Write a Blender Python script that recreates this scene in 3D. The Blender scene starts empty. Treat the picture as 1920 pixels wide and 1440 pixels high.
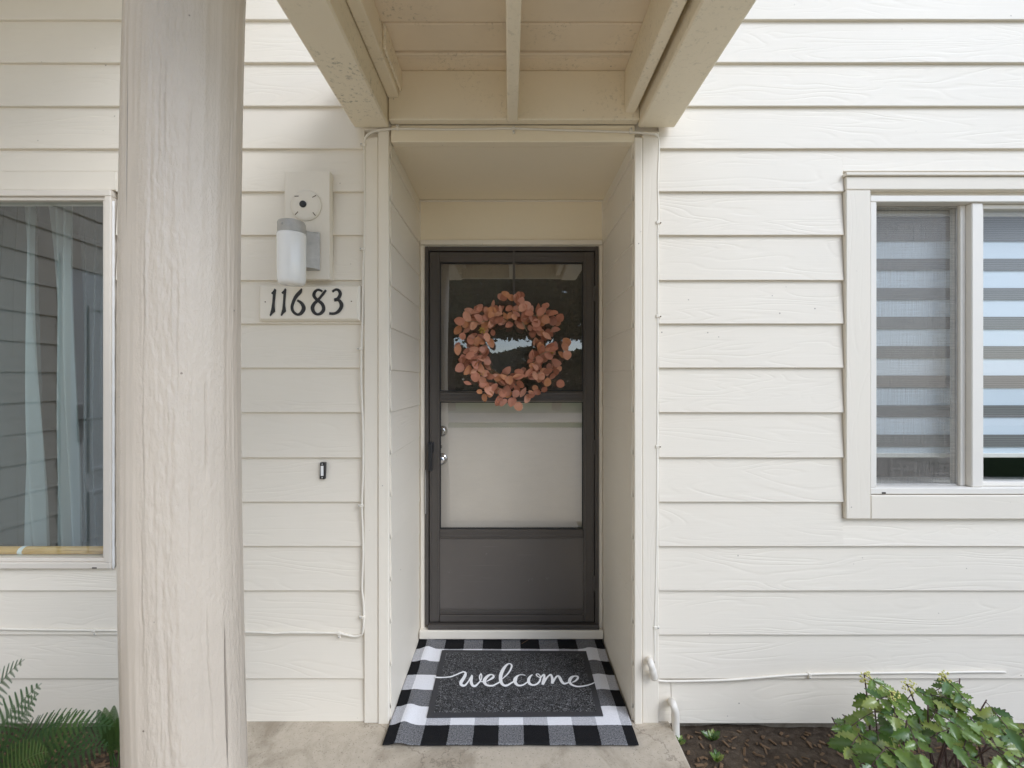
import bpy, bmesh, math, random
from mathutils import Vector, Matrix, noise

random.seed(11)
SC = bpy.context.scene
COL = SC.collection

# ------------------------------------------------------------------ camera
F, CX, CY = 860.0, 957.0, 714.0          # focal length and vanishing point, photograph pixels
EYE = 1.38                               # lens height above the porch floor
W = 1.886                                # distance to the siding plane
B = 2.471                                # distance to the back wall of the recess
cam_d = bpy.data.cameras.new('camera')
cam = bpy.data.objects.new('camera', cam_d)
COL.objects.link(cam)
cam.location = (0, 0, EYE)
cam.rotation_euler = (math.radians(90), 0, 0)
cam_d.sensor_width = 36.0
cam_d.lens = F / 1920 * 36.0
cam_d.shift_x = (960 - CX) / 1920
cam_d.shift_y = -(720 - CY) / 1920
cam_d.clip_start = 0.02
cam_d.clip_end = 500
SC.camera = cam

# ------------------------------------------------------------------ sky and sun
SUN = Vector((1.0, -1.0, 1.22)).normalized()      # direction towards the brightest part of the sky
world = bpy.data.worlds.new('World')
SC.world = world
world.use_nodes = True
wn = world.node_tree
wn.nodes.clear()
sky = wn.nodes.new('ShaderNodeTexSky')
sky.sky_type = 'NISHITA'
sky.sun_disc = False
sky.sun_elevation = math.asin(SUN.z)
sky.sun_rotation = math.atan2(SUN.x, SUN.y)
sky.air_density = 1.0
sky.dust_density = 1.0
hsv = wn.nodes.new('ShaderNodeHueSaturation')
hsv.inputs['Saturation'].default_value = 0.70      # thin overcast: nearly white
bg = wn.nodes.new('ShaderNodeBackground')
bg.inputs['Strength'].default_value = 0.15
wo = wn.nodes.new('ShaderNodeOutputWorld')
wn.links.new(sky.outputs[0], hsv.inputs['Color'])
wn.links.new(hsv.outputs[0], bg.inputs['Color'])
wn.links.new(bg.outputs[0], wo.inputs['Surface'])
sun_d = bpy.data.lights.new('sun', 'SUN')
sun_d.energy = 1.2
sun_d.angle = math.radians(28)
sun_d.color = (1.0, 0.975, 0.94)
sun = bpy.data.objects.new('sun', sun_d)
sun.rotation_euler = (-SUN).to_track_quat('-Z', 'Y').to_euler()
sun.location = (6, -10, 9)
COL.objects.link(sun)
SC.view_settings.view_transform = 'Standard'
SC.view_settings.look = 'None'
SC.view_settings.gamma = 1.0
SC.view_settings.use_curve_mapping = False
SC.view_settings.exposure = 0.53
SC.view_settings.use_white_balance = True
SC.view_settings.white_balance_temperature = 5820
SC.cycles.max_bounces = 14
SC.cycles.diffuse_bounces = 8
SC.cycles.adaptive_threshold = 0.02
SC.cycles.transparent_max_bounces = 16
SC.cycles.use_denoising = True

# ------------------------------------------------------------------ helpers
def X(px, d=W): return (px - CX) / F * d
def Z(py, d=W): return EYE + (CY - py) / F * d
def P(px, py, d=W): return Vector((X(px, d), d, Z(py, d)))
def floor_pt(px, py, z=0.0):
    d = (EYE - z) * F / (py - CY)
    return Vector((X(px, d), d, z))

def wloc(o):
    v = Vector((0, 0, 0))
    while o is not None:
        v += o.location
        o = o.parent
    return v

def tag(o, label=None, cat=None, group=None, kind=None):
    if label: o['label'] = label
    if cat: o['category'] = cat
    if group: o['group'] = group
    if kind: o['kind'] = kind
    return o

def thing(name, loc, label, cat, group=None):
    o = bpy.data.objects.new(name, None)
    o.location = loc
    o.empty_display_size = 0.05
    COL.objects.link(o)
    return tag(o, label, cat, group)

def obj(name, verts, faces, mat, parent=None, smooth=False, origin=None):
    """one mesh object from world coordinates"""
    off = Vector(origin) if origin is not None else (wloc(parent) if parent else Vector((0, 0, 0)))
    me = bpy.data.meshes.new(name)
    me.from_pydata([tuple(Vector(v) - off) for v in verts], [], faces)
    me.update()
    if mat: me.materials.append(mat)
    if smooth:
        for p in me.polygons: p.use_smooth = True
    o = bpy.data.objects.new(name, me)
    COL.objects.link(o)
    if parent:
        o.parent = parent
        o.location = off - wloc(parent)
    else:
        o.location = off
    return o

def bm_obj(name, bm, mat, parent=None, smooth=False, origin=None):
    bmesh.ops.recalc_face_normals(bm, faces=bm.faces)
    bm.verts.ensure_lookup_table()
    v = [x.co.copy() for x in bm.verts]
    bm.verts.index_update()
    f = [[x.index for x in fc.verts] for fc in bm.faces]
    bm.free()
    return obj(name, v, f, mat, parent, smooth, origin)

def add_box(bm, x0, x1, y0, y1, z0, z1, bevel=0.0025, seg=1):
    m = Matrix.Translation(((x0+x1)/2, (y0+y1)/2, (z0+z1)/2)) @ Matrix.Diagonal((abs(x1-x0), abs(y1-y0), abs(z1-z0), 1))
    r = bmesh.ops.create_cube(bm, size=1.0, matrix=m)
    if bevel:
        ed = list({e for v in r['verts'] for e in v.link_edges})
        bmesh.ops.bevel(bm, geom=ed, offset=bevel, segments=seg, affect='EDGES', profile=0.6)

def box(name, x0, x1, y0, y1, z0, z1, mat, parent=None, bevel=0.0025, seg=1, origin=None):
    bm = bmesh.new()
    add_box(bm, x0, x1, y0, y1, z0, z1, bevel, seg)
    return bm_obj(name, bm, mat, parent, origin=origin)

def tube_geo(pts, rad, segs=8, caps=True):
    pts = [Vector(p) for p in pts]
    n = len(pts)
    vs, fs = [], []
    prev = None
    for i, p in enumerate(pts):
        t = (pts[min(i+1, n-1)] - pts[max(i-1, 0)]).normalized()
        if prev is None:
            a = Vector((0, 0, 1)) if abs(t.z) < 0.9 else Vector((1, 0, 0))
            u = t.cross(a).normalized()
        else:
            u = (prev - t * prev.dot(t)).normalized()
        prev = u
        w = t.cross(u)
        r = rad(i / max(1, n-1)) if callable(rad) else rad
        for k in range(segs):
            a = 2 * math.pi * k / segs
            vs.append(p + (u * math.cos(a) + w * math.sin(a)) * r)
    for i in range(n-1):
        for k in range(segs):
            a, b = i*segs+k, i*segs+(k+1) % segs
            fs.append((a, b, b+segs, a+segs))
    if caps:
        fs.append(tuple(range(segs))[::-1])
        fs.append(tuple((n-1)*segs+k for k in range(segs)))
    return vs, fs

def tube(name, pts, rad, mat, parent=None, segs=8):
    v, f = tube_geo(pts, rad, segs)
    return obj(name, v, f, mat, parent, True)

def join_geo(parts):
    V, Fs = [], []
    for v, f in parts:
        k = len(V)
        V += list(v)
        Fs += [tuple(i+k for i in q) for q in f]
    return V, Fs

def catmull(pts, sub=6):
    pts = [tuple(p) for p in pts]
    out = []
    n = len(pts)
    for i in range(n-1):
        p0, p1, p2, p3 = pts[max(i-1, 0)], pts[i], pts[i+1], pts[min(i+2, n-1)]
        for s in range(sub):
            t = s / sub
            out.append(tuple(0.5*((2*b)+(-a+c)*t+(2*a-5*b+4*c-d)*t*t+(-a+3*b-3*c+d)*t**3) for a, b, c, d in zip(p0, p1, p2, p3)))
    out.append(pts[-1])
    return out

def lathe_geo(profile, c, segs=32, axis='Z'):
    vs, fs = [], []
    c = Vector(c)
    for r, h in profile:
        for k in range(segs):
            a = 2*math.pi*k/segs
            if axis == 'Z': q = Vector((r*math.cos(a), r*math.sin(a), h))
            else: q = Vector((r*math.cos(a), -h, r*math.sin(a)))      # towards the viewer (-Y)
            vs.append(c+q)
    n = len(profile)
    for i in range(n-1):
        for k in range(segs):
            a, b = i*segs+k, i*segs+(k+1) % segs
            fs.append((a, b, b+segs, a+segs))
    fs.append(tuple(range(segs))[::-1])
    fs.append(tuple((n-1)*segs+k for k in range(segs)))
    return vs, fs

def lathe(name, profile, c, mat, parent=None, segs=32, axis='Z', smooth=True):
    v, f = lathe_geo(profile, c, segs, axis)
    bm = bmesh.new()
    bv = [bm.verts.new(p) for p in v]
    for q in f:
        try: bm.faces.new([bv[i] for i in q])
        except ValueError: pass
    o = bm_obj(name, bm, mat, parent)
    if smooth:
        for p in o.data.polygons: p.use_smooth = len(p.vertices) == 4
    return o

# ------------------------------------------------------------------ materials
class NT:
    def __init__(s, name):
        s.m = bpy.data.materials.new(name)
        s.m.use_nodes = True
        s.t = s.m.node_tree
        s.t.nodes.clear()
        s.out = s.n('ShaderNodeOutputMaterial')
    def n(s, typ, **kw):
        x = s.t.nodes.new(typ)
        for k, v in kw.items():
            if k.startswith('i_'):
                x.inputs[k[2:].replace('_', ' ')].default_value = v
            else:
                setattr(x, k, v)
        return x
    def l(s, a, b): s.t.links.new(a, b)
    def math(s, op, a, b=None, c=None):
        x = s.n('ShaderNodeMath', operation=op)
        for i, v in enumerate((a, b, c)):
            if v is None: continue
            if isinstance(v, (int, float)): x.inputs[i].default_value = v
            else: s.l(v, x.inputs[i])
        return x.outputs[0]
    def mix(s, fac, a, b):
        x = s.n('ShaderNodeMix', data_type='RGBA')
        for sock, v in ((x.inputs[0], fac), (x.inputs[6], a), (x.inputs[7], b)):
            if isinstance(v, (int, float)): sock.default_value = v
            elif isinstance(v, tuple): sock.default_value = (*v, 1) if len(v) == 3 else v
            else: s.l(v, sock)
        return x.outputs[2]
    def ramp(s, fac, stops):
        x = s.n('ShaderNodeValToRGB')
        r = x.color_ramp
        while len(r.elements) < len(stops): r.elements.new(0.5)
        for e, (p, c) in zip(r.elements, stops):
            e.position = p
            e.color = (c, c, c, 1) if isinstance(c, (int, float)) else (*c, 1)
        s.l(fac, x.inputs[0])
        return x.outputs[0]
    def coords(s, scale=(1, 1, 1), jitter=0.0, kind='Object', rot=(0, 0, 0)):
        tc = s.n('ShaderNodeTexCoord')
        mp = s.n('ShaderNodeMapping')
        mp.inputs['Scale'].default_value = scale
        mp.inputs['Rotation'].default_value = rot
        s.l(tc.outputs[kind], mp.inputs['Vector'])
        if jitter:
            oi = s.n('ShaderNodeObjectInfo')
            cb = s.n('ShaderNodeCombineXYZ')
            j = s.math('MULTIPLY', oi.outputs['Random'], jitter)
            j2 = s.math('MULTIPLY', oi.outputs['Random'], jitter*1.7)
            s.l(j, cb.inputs[0]); s.l(j2, cb.inputs[1]); s.l(j, cb.inputs[2])
            ad = s.n('ShaderNodeVectorMath', operation='ADD')
            s.l(mp.outputs[0], ad.inputs[0]); s.l(cb.outputs[0], ad.inputs[1])
            return ad.outputs[0]
        return mp.outputs[0]
    def noise(s, vec, scale, detail=3, rough=0.5, dist=0.0):
        x = s.n('ShaderNodeTexNoise')
        x.inputs['Scale'].default_value = scale
        x.inputs['Detail'].default_value = detail
        x.inputs['Roughness'].default_value = rough
        x.inputs['Distortion'].default_value = dist
        s.l(vec, x.inputs['Vector'])
        return x.outputs['Fac']
    def bump(s, h, strength, dist, prev=None):
        x = s.n('ShaderNodeBump')
        x.inputs['Strength'].default_value = strength
        x.inputs['Distance'].default_value = dist
        s.l(h, x.inputs['Height'])
        if prev is not None: s.l(prev, x.inputs['Normal'])
        return x.outputs[0]
    def bsdf(s, color, rough=0.5, normal=None, metal=0.0, spec=0.5, **kw):
        x = s.n('ShaderNodeBsdfPrincipled')
        if isinstance(color, tuple): x.inputs['Base Color'].default_value = (*color, 1)
        else: s.l(color, x.inputs['Base Color'])
        if isinstance(rough, (int, float)): x.inputs['Roughness'].default_value = rough
        else: s.l(rough, x.inputs['Roughness'])
        x.inputs['Metallic'].default_value = metal
        x.inputs['Specular IOR Level'].default_value = spec
        for k, v in kw.items(): x.inputs[k.replace('_', ' ')].default_value = v
        if normal is not None: s.l(normal, x.inputs['Normal'])
        return x.outputs[0]
    def done(s, sh):
        s.l(sh, s.out.inputs['Surface'])
        return s.m

CREAM = (0.79, 0.735, 0.63)
WARM = (0.85, 0.765, 0.59)              # yellower coat of the deck timbers; in the recess it paints warm bounced light

def scaled(c, k): return tuple(min(1, x*k) for x in c)

def paint(name, base=CREAM, grain=None, amount=1.0, dirt=0.25, mildew=0.0, rough=0.5, stain=0.10):
    """exterior paint; grain 'h' (embossed, along X), 'y' (along Y), 'v' (vertical) or None"""
    t = NT(name)
    if grain == 'h': sc = (1, 1, 1); st = (1.2, 1.2, 42); lo = (1.1, 1.1, 7)
    elif grain == 'y': sc = (1, 1, 1); st = (1.2, 1.2, 42); lo = (1.1, 1.1, 7)
    else: st = (42, 42, 1.2); lo = (7, 7, 1.1)
    v1 = t.coords((1, 1, 1), 7.0)
    nrm = None
    if grain:
        # wandering growth rings: a height field warped by slow noise, cut into fine ridges
        vl = t.n('ShaderNodeVectorMath', operation='MULTIPLY'); t.l(v1, vl.inputs[0]); vl.inputs[1].default_value = lo
        slow = t.noise(vl.outputs[0], 1.0, 2, 0.5, 0.4)
        vs_ = t.n('ShaderNodeVectorMath', operation='MULTIPLY'); t.l(v1, vs_.inputs[0]); vs_.inputs[1].default_value = st
        fine = t.noise(vs_.outputs[0], 3.0, 4, 0.65)
        rings = t.math('SINE', t.math('MULTIPLY', slow, 95.0))
        rings = t.math('POWER', t.math('MULTIPLY_ADD', rings, 0.5, 0.5), 5.0)
        vm = t.n('ShaderNodeVectorMath', operation='MULTIPLY'); t.l(v1, vm.inputs[0])
        vm.inputs[1].default_value = (1.5, 1.5, 9) if grain != 'v' else (9, 9, 1.5)
        mask = t.ramp(t.noise(vm.outputs[0], 1.3, 2), [(0.35, 0.12), (0.62, 1.0)])
        h = t.math('ADD', t.math('MULTIPLY', t.math('MULTIPLY', rings, mask), -0.8), t.math('MULTIPLY', fine, 0.55))
        nrm = t.bump(h, 0.42*amount, 0.0016)
    orange = t.noise(v1, 260, 2)
    nrm = t.bump(orange, 0.16, 0.0006, nrm)
    blot = t.noise(v1, 2.3, 4, 0.6)
    col = t.mix(t.ramp(blot, [(0.35, 0.0), (0.75, stain)]), base, scaled(base, 0.72))
    if dirt:
        vo = t.n('ShaderNodeTexVoronoi', feature='F1')
        vo.inputs['Scale'].default_value = 17.0
        t.l(v1, vo.inputs['Vector'])
        sp = t.ramp(vo.outputs['Distance'], [(0.035, 1.0), (0.06, 0.0)])
        pick = t.ramp(t.noise(v1, 5.0, 1), [(0.60-0.1*dirt, 0.0), (0.66, 1.0)])
        col = t.mix(t.math('MULTIPLY', t.math('MULTIPLY', sp, pick), 0.75), col, (0.12, 0.095, 0.07))
    if mildew:
        a = t.noise(v1, 60, 5, 0.75)
        b = t.noise(v1, 4.0, 3)
        k = t.math('MULTIPLY', t.ramp(a, [(0.54, 0.0), (0.66, 1.0)]), t.ramp(b, [(0.42, 0.0), (0.66, 1.0)]))
        col = t.mix(t.math('MULTIPLY', k, mildew), col, (0.17, 0.16, 0.09))
    return t.done(t.bsdf(col, rough, nrm, spec=0.35))

M = {}
M['siding'] = paint('siding paint', grain='h', dirt=0.4, stain=0.10)
M['siding_y'] = paint('siding paint side', grain='y', dirt=0.2, amount=0.7)
M['trim'] = paint('trim paint', grain='v', amount=0.55, dirt=0.3)
M['trim_h'] = paint('trim paint level', grain='h', amount=0.35, dirt=0.3)
M['flat'] = paint('smooth paint', dirt=0.3)
M['soffit'] = paint('bounce tinted soffit', base=WARM, dirt=0.3)  # cream recess boards, warm bounce light put into their colour
M['soffit_h'] = paint('bounce tinted soffit trim', base=WARM, grain='h', amount=0.4, dirt=0.3)
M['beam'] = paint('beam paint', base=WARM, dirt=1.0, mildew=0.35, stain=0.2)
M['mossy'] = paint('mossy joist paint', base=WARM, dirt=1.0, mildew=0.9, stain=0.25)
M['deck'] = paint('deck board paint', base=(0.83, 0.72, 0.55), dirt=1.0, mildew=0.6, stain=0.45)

def simple(name, color, rough=0.5, metal=0.0, spec=0.5, nscale=0, nstr=0.2, ndist=0.001, var=0.0, vscale=6.0, **kw):
    t = NT(name)
    v = t.coords((1, 1, 1), 3.0)
    c = color
    if var:
        c = t.mix(t.math('MULTIPLY', t.ramp(t.noise(v, vscale, 4, 0.6), [(0.3, 0.0), (0.7, 1.0)]), var), color, scaled(color, 0.45))
    nr = t.bump(t.noise(v, nscale, 3), nstr, ndist) if nscale else None
    return t.done(t.bsdf(c, rough, nr, metal, spec, **kw))

M['vinyl'] = simple('window vinyl', (0.74, 0.685, 0.60), 0.42, var=0.08)
M['white_vinyl'] = simple('white window vinyl', (0.79, 0.755, 0.68), 0.42, var=0.06)
M['caulk'] = simple('white caulk', (0.80, 0.79, 0.76), 0.6, nscale=60, nstr=0.5)
M['bronze'] = simple('dark bronze aluminium', (0.082, 0.072, 0.063), 0.38, spec=0.5, var=0.25, vscale=5, nscale=90, nstr=0.04)
M['bronze_panel'] = simple('bronze kick panel', (0.120, 0.106, 0.093), 0.34, spec=0.5, var=0.25, vscale=3, nscale=6, nstr=0.05)
def chipped():
    t = NT('bronze kick panel chipped')
    v = t.coords((1, 1, 1))
    big = t.noise(v, 3, 4, 0.6)
    c = t.mix(t.math('MULTIPLY', t.ramp(big, [(0.3, 0.0), (0.7, 1.0)]), 0.25), (0.120, 0.106, 0.093), (0.075, 0.067, 0.060))
    sp = t.math('MULTIPLY', t.ramp(t.noise(v, 260, 3, 0.7), [(0.60, 0.0), (0.66, 1.0)]), t.ramp(t.noise(v, 11, 2), [(0.66, 0.0), (0.72, 1.0)]))
    c = t.mix(t.math('MULTIPLY', sp, 0.7), c, (0.55, 0.53, 0.50))
    scr = t.ramp(t.noise(t.coords((3, 1, 160)), 1.0, 2), [(0.70, 0.0), (0.74, 0.35)])
    c = t.mix(scr, c, (0.22, 0.20, 0.18))
    return t.done(t.bsdf(c, t.ramp(big, [(0.3, 0.28), (0.7, 0.48)]), t.bump(t.noise(v, 6, 2), 0.05, 0.001)))
M['bronze_panel'] = chipped()
M['gasket'] = simple('black gasket', (0.012, 0.012, 0.012), 0.6)
M['black'] = simple('black plastic', (0.016, 0.016, 0.018), 0.35)
M['digit'] = simple('black iron numeral', (0.018, 0.018, 0.018), 0.55, nscale=200, nstr=0.1)
M['chrome'] = simple('satin chrome', (0.55, 0.55, 0.56), 0.16, metal=1.0)
M['zinc'] = simple('cast zinc', (0.52, 0.505, 0.475), 0.5, metal=0.3, var=0.4, vscale=30, nscale=120, nstr=0.15)
M['steel'] = simple('steel screw', (0.5, 0.5, 0.5), 0.35, metal=1.0)
M['dark'] = simple('dark hole', (0.02, 0.018, 0.015), 0.9)
M['rust'] = simple('rusty clip', (0.17, 0.12, 0.075), 0.8, var=0.5, vscale=60)
M['opal'] = simple('opal glass', (0.86, 0.86, 0.84), 0.14, spec=0.5, Subsurface_Weight=0.0)
M['bell_button'] = simple('white button', (0.85, 0.85, 0.83), 0.3)
M['cable'] = simple('painted cable', (0.78, 0.735, 0.64), 0.45, var=0.12, vscale=25)
M['conduit'] = simple('painted conduit', (0.78, 0.74, 0.66), 0.45, nscale=40, nstr=0.1, var=0.1)
M['interior'] = simple('interior wall paint', (0.26, 0.28, 0.26), 0.8)
M['entry'] = simple('entry door paint', (0.70, 0.63, 0.54), 0.5, var=0.06)
M['white_door'] = simple('white door paint', (0.76, 0.77, 0.76), 0.4)
M['soil'] = None

def glass(name, ior, tint, rough=0.0, wave=0.0):
    t = NT(name)
    fr = t.n('ShaderNodeFresnel')
    ge = t.n('ShaderNodeNewGeometry')      # a thin pane reflects alike from both sides
    t.l(t.math('MULTIPLY_ADD', ge.outputs['Backfacing'], 1.0/ior-ior, ior), fr.inputs['IOR'])
    tr = t.n('ShaderNodeBsdfTransparent'); tr.inputs[0].default_value = (*tint, 1)
    gl = t.n('ShaderNodeBsdfGlossy'); gl.inputs['Roughness'].default_value = rough
    if wave:
        nr = t.bump(t.noise(t.coords((1, 1, 1)), 1.6, 1), wave, 0.01)
        t.l(nr, gl.inputs['Normal'])
    mx = t.n('ShaderNodeMixShader')
    t.l(fr.outputs[0], mx.inputs[0]); t.l(tr.outputs[0], mx.inputs[1]); t.l(gl.outputs[0], mx.inputs[2])
    return t.done(mx.outputs[0])
M['glass'] = glass('window glass', 2.25, (0.86, 0.94, 0.93), wave=0.02)
M['glass_right'] = glass('window glass clear', 1.6, (0.95, 0.975, 0.98), wave=0.02)
M['glass_door'] = glass('storm door glass', 2.75, (0.97, 0.98, 0.97), wave=0.02)

def screen_mat(name, color, openness):
    t = NT(name)
    v = t.coords((1, 1, 1))
    a = t.n('ShaderNodeVectorMath', operation='MULTIPLY'); t.l(v, a.inputs[0]); a.inputs[1].default_value = (430, 1, 6)
    b = t.n('ShaderNodeVectorMath', operation='MULTIPLY'); t.l(v, b.inputs[0]); b.inputs[1].default_value = (6, 1, 430)
    f = t.math('MULTIPLY', t.math('ADD', t.noise(a.outputs[0], 1, 2), t.noise(b.outputs[0], 1, 2)), 0.5)
    fac = t.ramp(f, [(0.36, openness-0.16), (0.64, openness+0.16)])
    d = t.n('ShaderNodeBsdfDiffuse'); d.inputs[0].default_value = (*color, 1)
    tr = t.n('ShaderNodeBsdfTransparent')
    mx = t.n('ShaderNodeMixShader')
    t.l(fac, mx.inputs[0]); t.l(d.outputs[0], mx.inputs[1]); t.l(tr.outputs[0], mx.inputs[2])
    return t.done(mx.outputs[0])
M['screen'] = screen_mat('fibreglass screen', (0.36, 0.34, 0.305), 0.66)
M['door_screen'] = screen_mat('storm door screen', (0.14, 0.124, 0.105), 0.20)

def cloth_mat(name, color, opacity, trans=0.3):
    t = NT(name)
    d = t.n('ShaderNodeBsdfDiffuse'); d.inputs[0].default_value = (*color, 1)
    tl = t.n('ShaderNodeBsdfTranslucent'); tl.inputs[0].default_value = (*color, 1)
    m1 = t.n('ShaderNodeMixShader'); m1.inputs[0].default_value = trans
    t.l(d.outputs[0], m1.inputs[1]); t.l(tl.outputs[0], m1.inputs[2])
    tr = t.n('ShaderNodeBsdfTransparent')
    m2 = t.n('ShaderNodeMixShader'); m2.inputs[0].default_value = opacity
    t.l(tr.outputs[0], m2.inputs[1]); t.l(m1.outputs[0], m2.inputs[2])
    return t.done(m2.outputs[0])
M['sheer'] = cloth_mat('sheer curtain', (0.52, 0.565, 0.565), 0.80, 0.25)
M['sheer_thin'] = cloth_mat('thin sheer curtain', (0.36, 0.41, 0.42), 0.30)
M['shade_sheer'] = cloth_mat('sheer shade band', (0.74, 0.80, 0.845), 0.98, 0.05)

def band_mat():
    t = NT('woven shade band')
    v = t.coords((3, 3, 260), 2.0)
    n1 = t.noise(v, 1.0, 4, 0.7)
    w = t.n('ShaderNodeTexWave', bands_direction='Z'); w.inputs['Scale'].default_value = 40; w.inputs['Distortion'].default_value = 1.0
    t.l(t.coords((1, 1, 1)), w.inputs['Vector'])
    c = t.mix(t.math('MULTIPLY_ADD', w.outputs['Fac'], 0.45, t.math('MULTIPLY', n1, 0.5)), (0.07, 0.067, 0.062), (0.30, 0.29, 0.27))
    return t.done(t.bsdf(c, 0.85))
M['band'] = band_mat()

def wood_mat():
    t = NT('varnished dowel')
    v = t.coords((2.5, 40, 40), 1.0)
    c = t.ramp(t.noise(v, 1.6, 5, 0.65, 1.0), [(0.3, (0.36, 0.17, 0.05)), (0.5, (0.70, 0.42, 0.15)), (0.75, (0.85, 0.60, 0.28))])
    return t.done(t.bsdf(c, 0.4))
M['dowel'] = wood_mat()

def post_mat():
    t = NT('thick paint on log post')
    v = t.coords((1, 1, 1))
    long = t.n('ShaderNodeVectorMath', operation='MULTIPLY'); t.l(v, long.inputs[0]); long.inputs[1].default_value = (34, 34, 1.6)
    n1 = t.noise(long.outputs[0], 1.6, 5, 0.62, 0.5)
    all_ = t.n('ShaderNodeVectorMath', operation='MULTIPLY'); t.l(v, all_.inputs[0]); all_.inputs[1].default_value = (150, 150, 70)
    n2 = t.noise(all_.outputs[0], 1.0, 4, 0.7)
    rough_zone = t.ramp(t.noise(t.coords((13, 13, 0.5)), 0.9, 2), [(0.44, 0.10), (0.54, 1.0)])
    crack = t.ramp(t.noise(t.coords((60, 60, 0.55), rot=(0, 0, 0.3)), 1.0, 2, 0.5), [(0.295, 0.0), (0.315, 1.0)])
    h = t.math('ADD', t.math('MULTIPLY', n1, 1.0), t.math('MULTIPLY', t.math('MULTIPLY', n2, rough_zone), 1.5))
    nr = t.bump(h, 0.5, 0.0035)
    nr = t.bump(crack, 0.8, 0.003, nr)
    base = (0.57, 0.50, 0.41)
    col = t.mix(t.ramp(t.noise(v, 7, 4, 0.6), [(0.35, 0.0), (0.75, 0.22)]), base, (0.38, 0.33, 0.27))
    col = t.mix(t.math('MULTIPLY', t.math('SUBTRACT', 1.0, crack), 0.55), col, (0.14, 0.11, 0.085))
    vo = t.n('ShaderNodeTexVoronoi', feature='F1'); vo.inputs['Scale'].default_value = 22.0
    t.l(v, vo.inputs['Vector'])
    sp = t.math('MULTIPLY', t.ramp(vo.outputs['Distance'], [(0.03, 1.0), (0.055, 0.0)]), t.ramp(t.noise(v, 6.0, 1), [(0.5, 0.0), (0.56, 1.0)]))
    col = t.mix(t.math('MULTIPLY', sp, 0.8), col, (0.10, 0.07, 0.05))
    return t.done(t.bsdf(col, 0.29, nr, spec=0.5))
M['post'] = post_mat()

def leaf_mat(name, stops, rough=0.45, spec=0.4, back=0.25):
    t = NT(name)
    oi = t.n('ShaderNodeObjectInfo')
    v = t.coords((1, 1, 1), 5.0)
    n1 = t.noise(v, 55, 4, 0.6)
    f = t.math('ADD', t.math('MULTIPLY', oi.outputs['Random'], 0.8), t.math('MULTIPLY', n1, 0.22))
    c = t.ramp(f, stops)
    nr = t.bump(t.noise(v, 150, 3), 0.3, 0.001)
    p = t.bsdf(c, rough, nr, spec=spec)
    tl = t.n('ShaderNodeBsdfTranslucent'); t.l(c, tl.inputs[0])
    mx = t.n('ShaderNodeMixShader'); mx.inputs[0].default_value = back
    t.l(p, mx.inputs[1]); t.l(tl.outputs[0], mx.inputs[2])
    return t.done(mx.outputs[0])
M['wreath_leaf'] = leaf_mat('dusty terracotta leaf', [(0.0, (0.15, 0.062, 0.036)), (0.18, (0.36, 0.145, 0.085)), (0.36, (0.53, 0.235, 0.150)), (0.52, (0.43, 0.210, 0.150)), (0.66, (0.49, 0.220, 0.095)), (0.82, (0.61, 0.315, 0.220)), (1.0, (0.40, 0.20, 0.09))], 0.55, 0.3, 0.10)
M['twig'] = simple('wreath twig', (0.19, 0.125, 0.06), 0.8, var=0.5, vscale=80)
M['stem_green'] = simple('wreath stem', (0.24, 0.22, 0.12), 0.7)
M['seed'] = simple('yellow seed tuft', (0.50, 0.35, 0.07), 0.7)
M['fern'] = leaf_mat('fern leaf', [(0.0, (0.035, 0.080, 0.026)), (0.5, (0.065, 0.130, 0.036)), (1.0, (0.13, 0.20, 0.045))], 0.5, 0.35, 0.3)
M['mahonia'] = leaf_mat('glossy holly leaf', [(0.0, (0.045, 0.10, 0.022)), (0.4, (0.11, 0.19, 0.035)), (0.7, (0.21, 0.30, 0.06)), (1.0, (0.31, 0.33, 0.09))], 0.22, 0.6, 0.25)
M['mahonia_stem'] = simple('shrub stem', (0.10, 0.06, 0.05), 0.8, var=0.4, vscale=40)
M['flower'] = simple('yellow bud', (0.62, 0.60, 0.20), 0.6)
M['tree_leaf'] = leaf_mat('conifer foliage', [(0.0, (0.018, 0.035, 0.014)), (0.6, (0.03, 0.06, 0.02)), (1.0, (0.05, 0.085, 0.03))], 0.7, 0.2, 0.15)
M['bark'] = simple('tree bark', (0.07, 0.05, 0.038), 0.9, nscale=18, nstr=0.8, ndist=0.02, var=0.5)

def ground_mat(name, a, b, scale, bump, rough=0.95):
    t = NT(name)
    v = t.coords((1, 1, 1))
    n1 = t.noise(v, scale, 6, 0.7)
    c = t.mix(t.ramp(n1, [(0.3, 0.0), (0.7, 1.0)]), a, b)
    sp = t.ramp(t.noise(v, scale*9, 2), [(0.62, 0.0), (0.70, 0.5)])
    c = t.mix(sp, c, scaled(b, 1.5))
    big = t.ramp(t.noise(v, 2.2, 5, 0.65, 0.6), [(0.45, 0.0), (0.70, 0.30)])
    c = t.mix(big, c, scaled(a, 0.5))
    return t.done(t.bsdf(c, rough, t.bump(n1, 0.8, bump), spec=0.2))
M['soil'] = ground_mat('bed soil', (0.045, 0.032, 0.022), (0.13, 0.10, 0.07), 28, 0.02)
M['lawn'] = ground_mat('lawn', (0.045, 0.095, 0.022), (0.10, 0.17, 0.045), 9, 0.03)
M['concrete'] = ground_mat('weathered concrete', (0.53, 0.45, 0.34), (0.67, 0.58, 0.45), 14, 0.003, 0.85)
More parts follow.
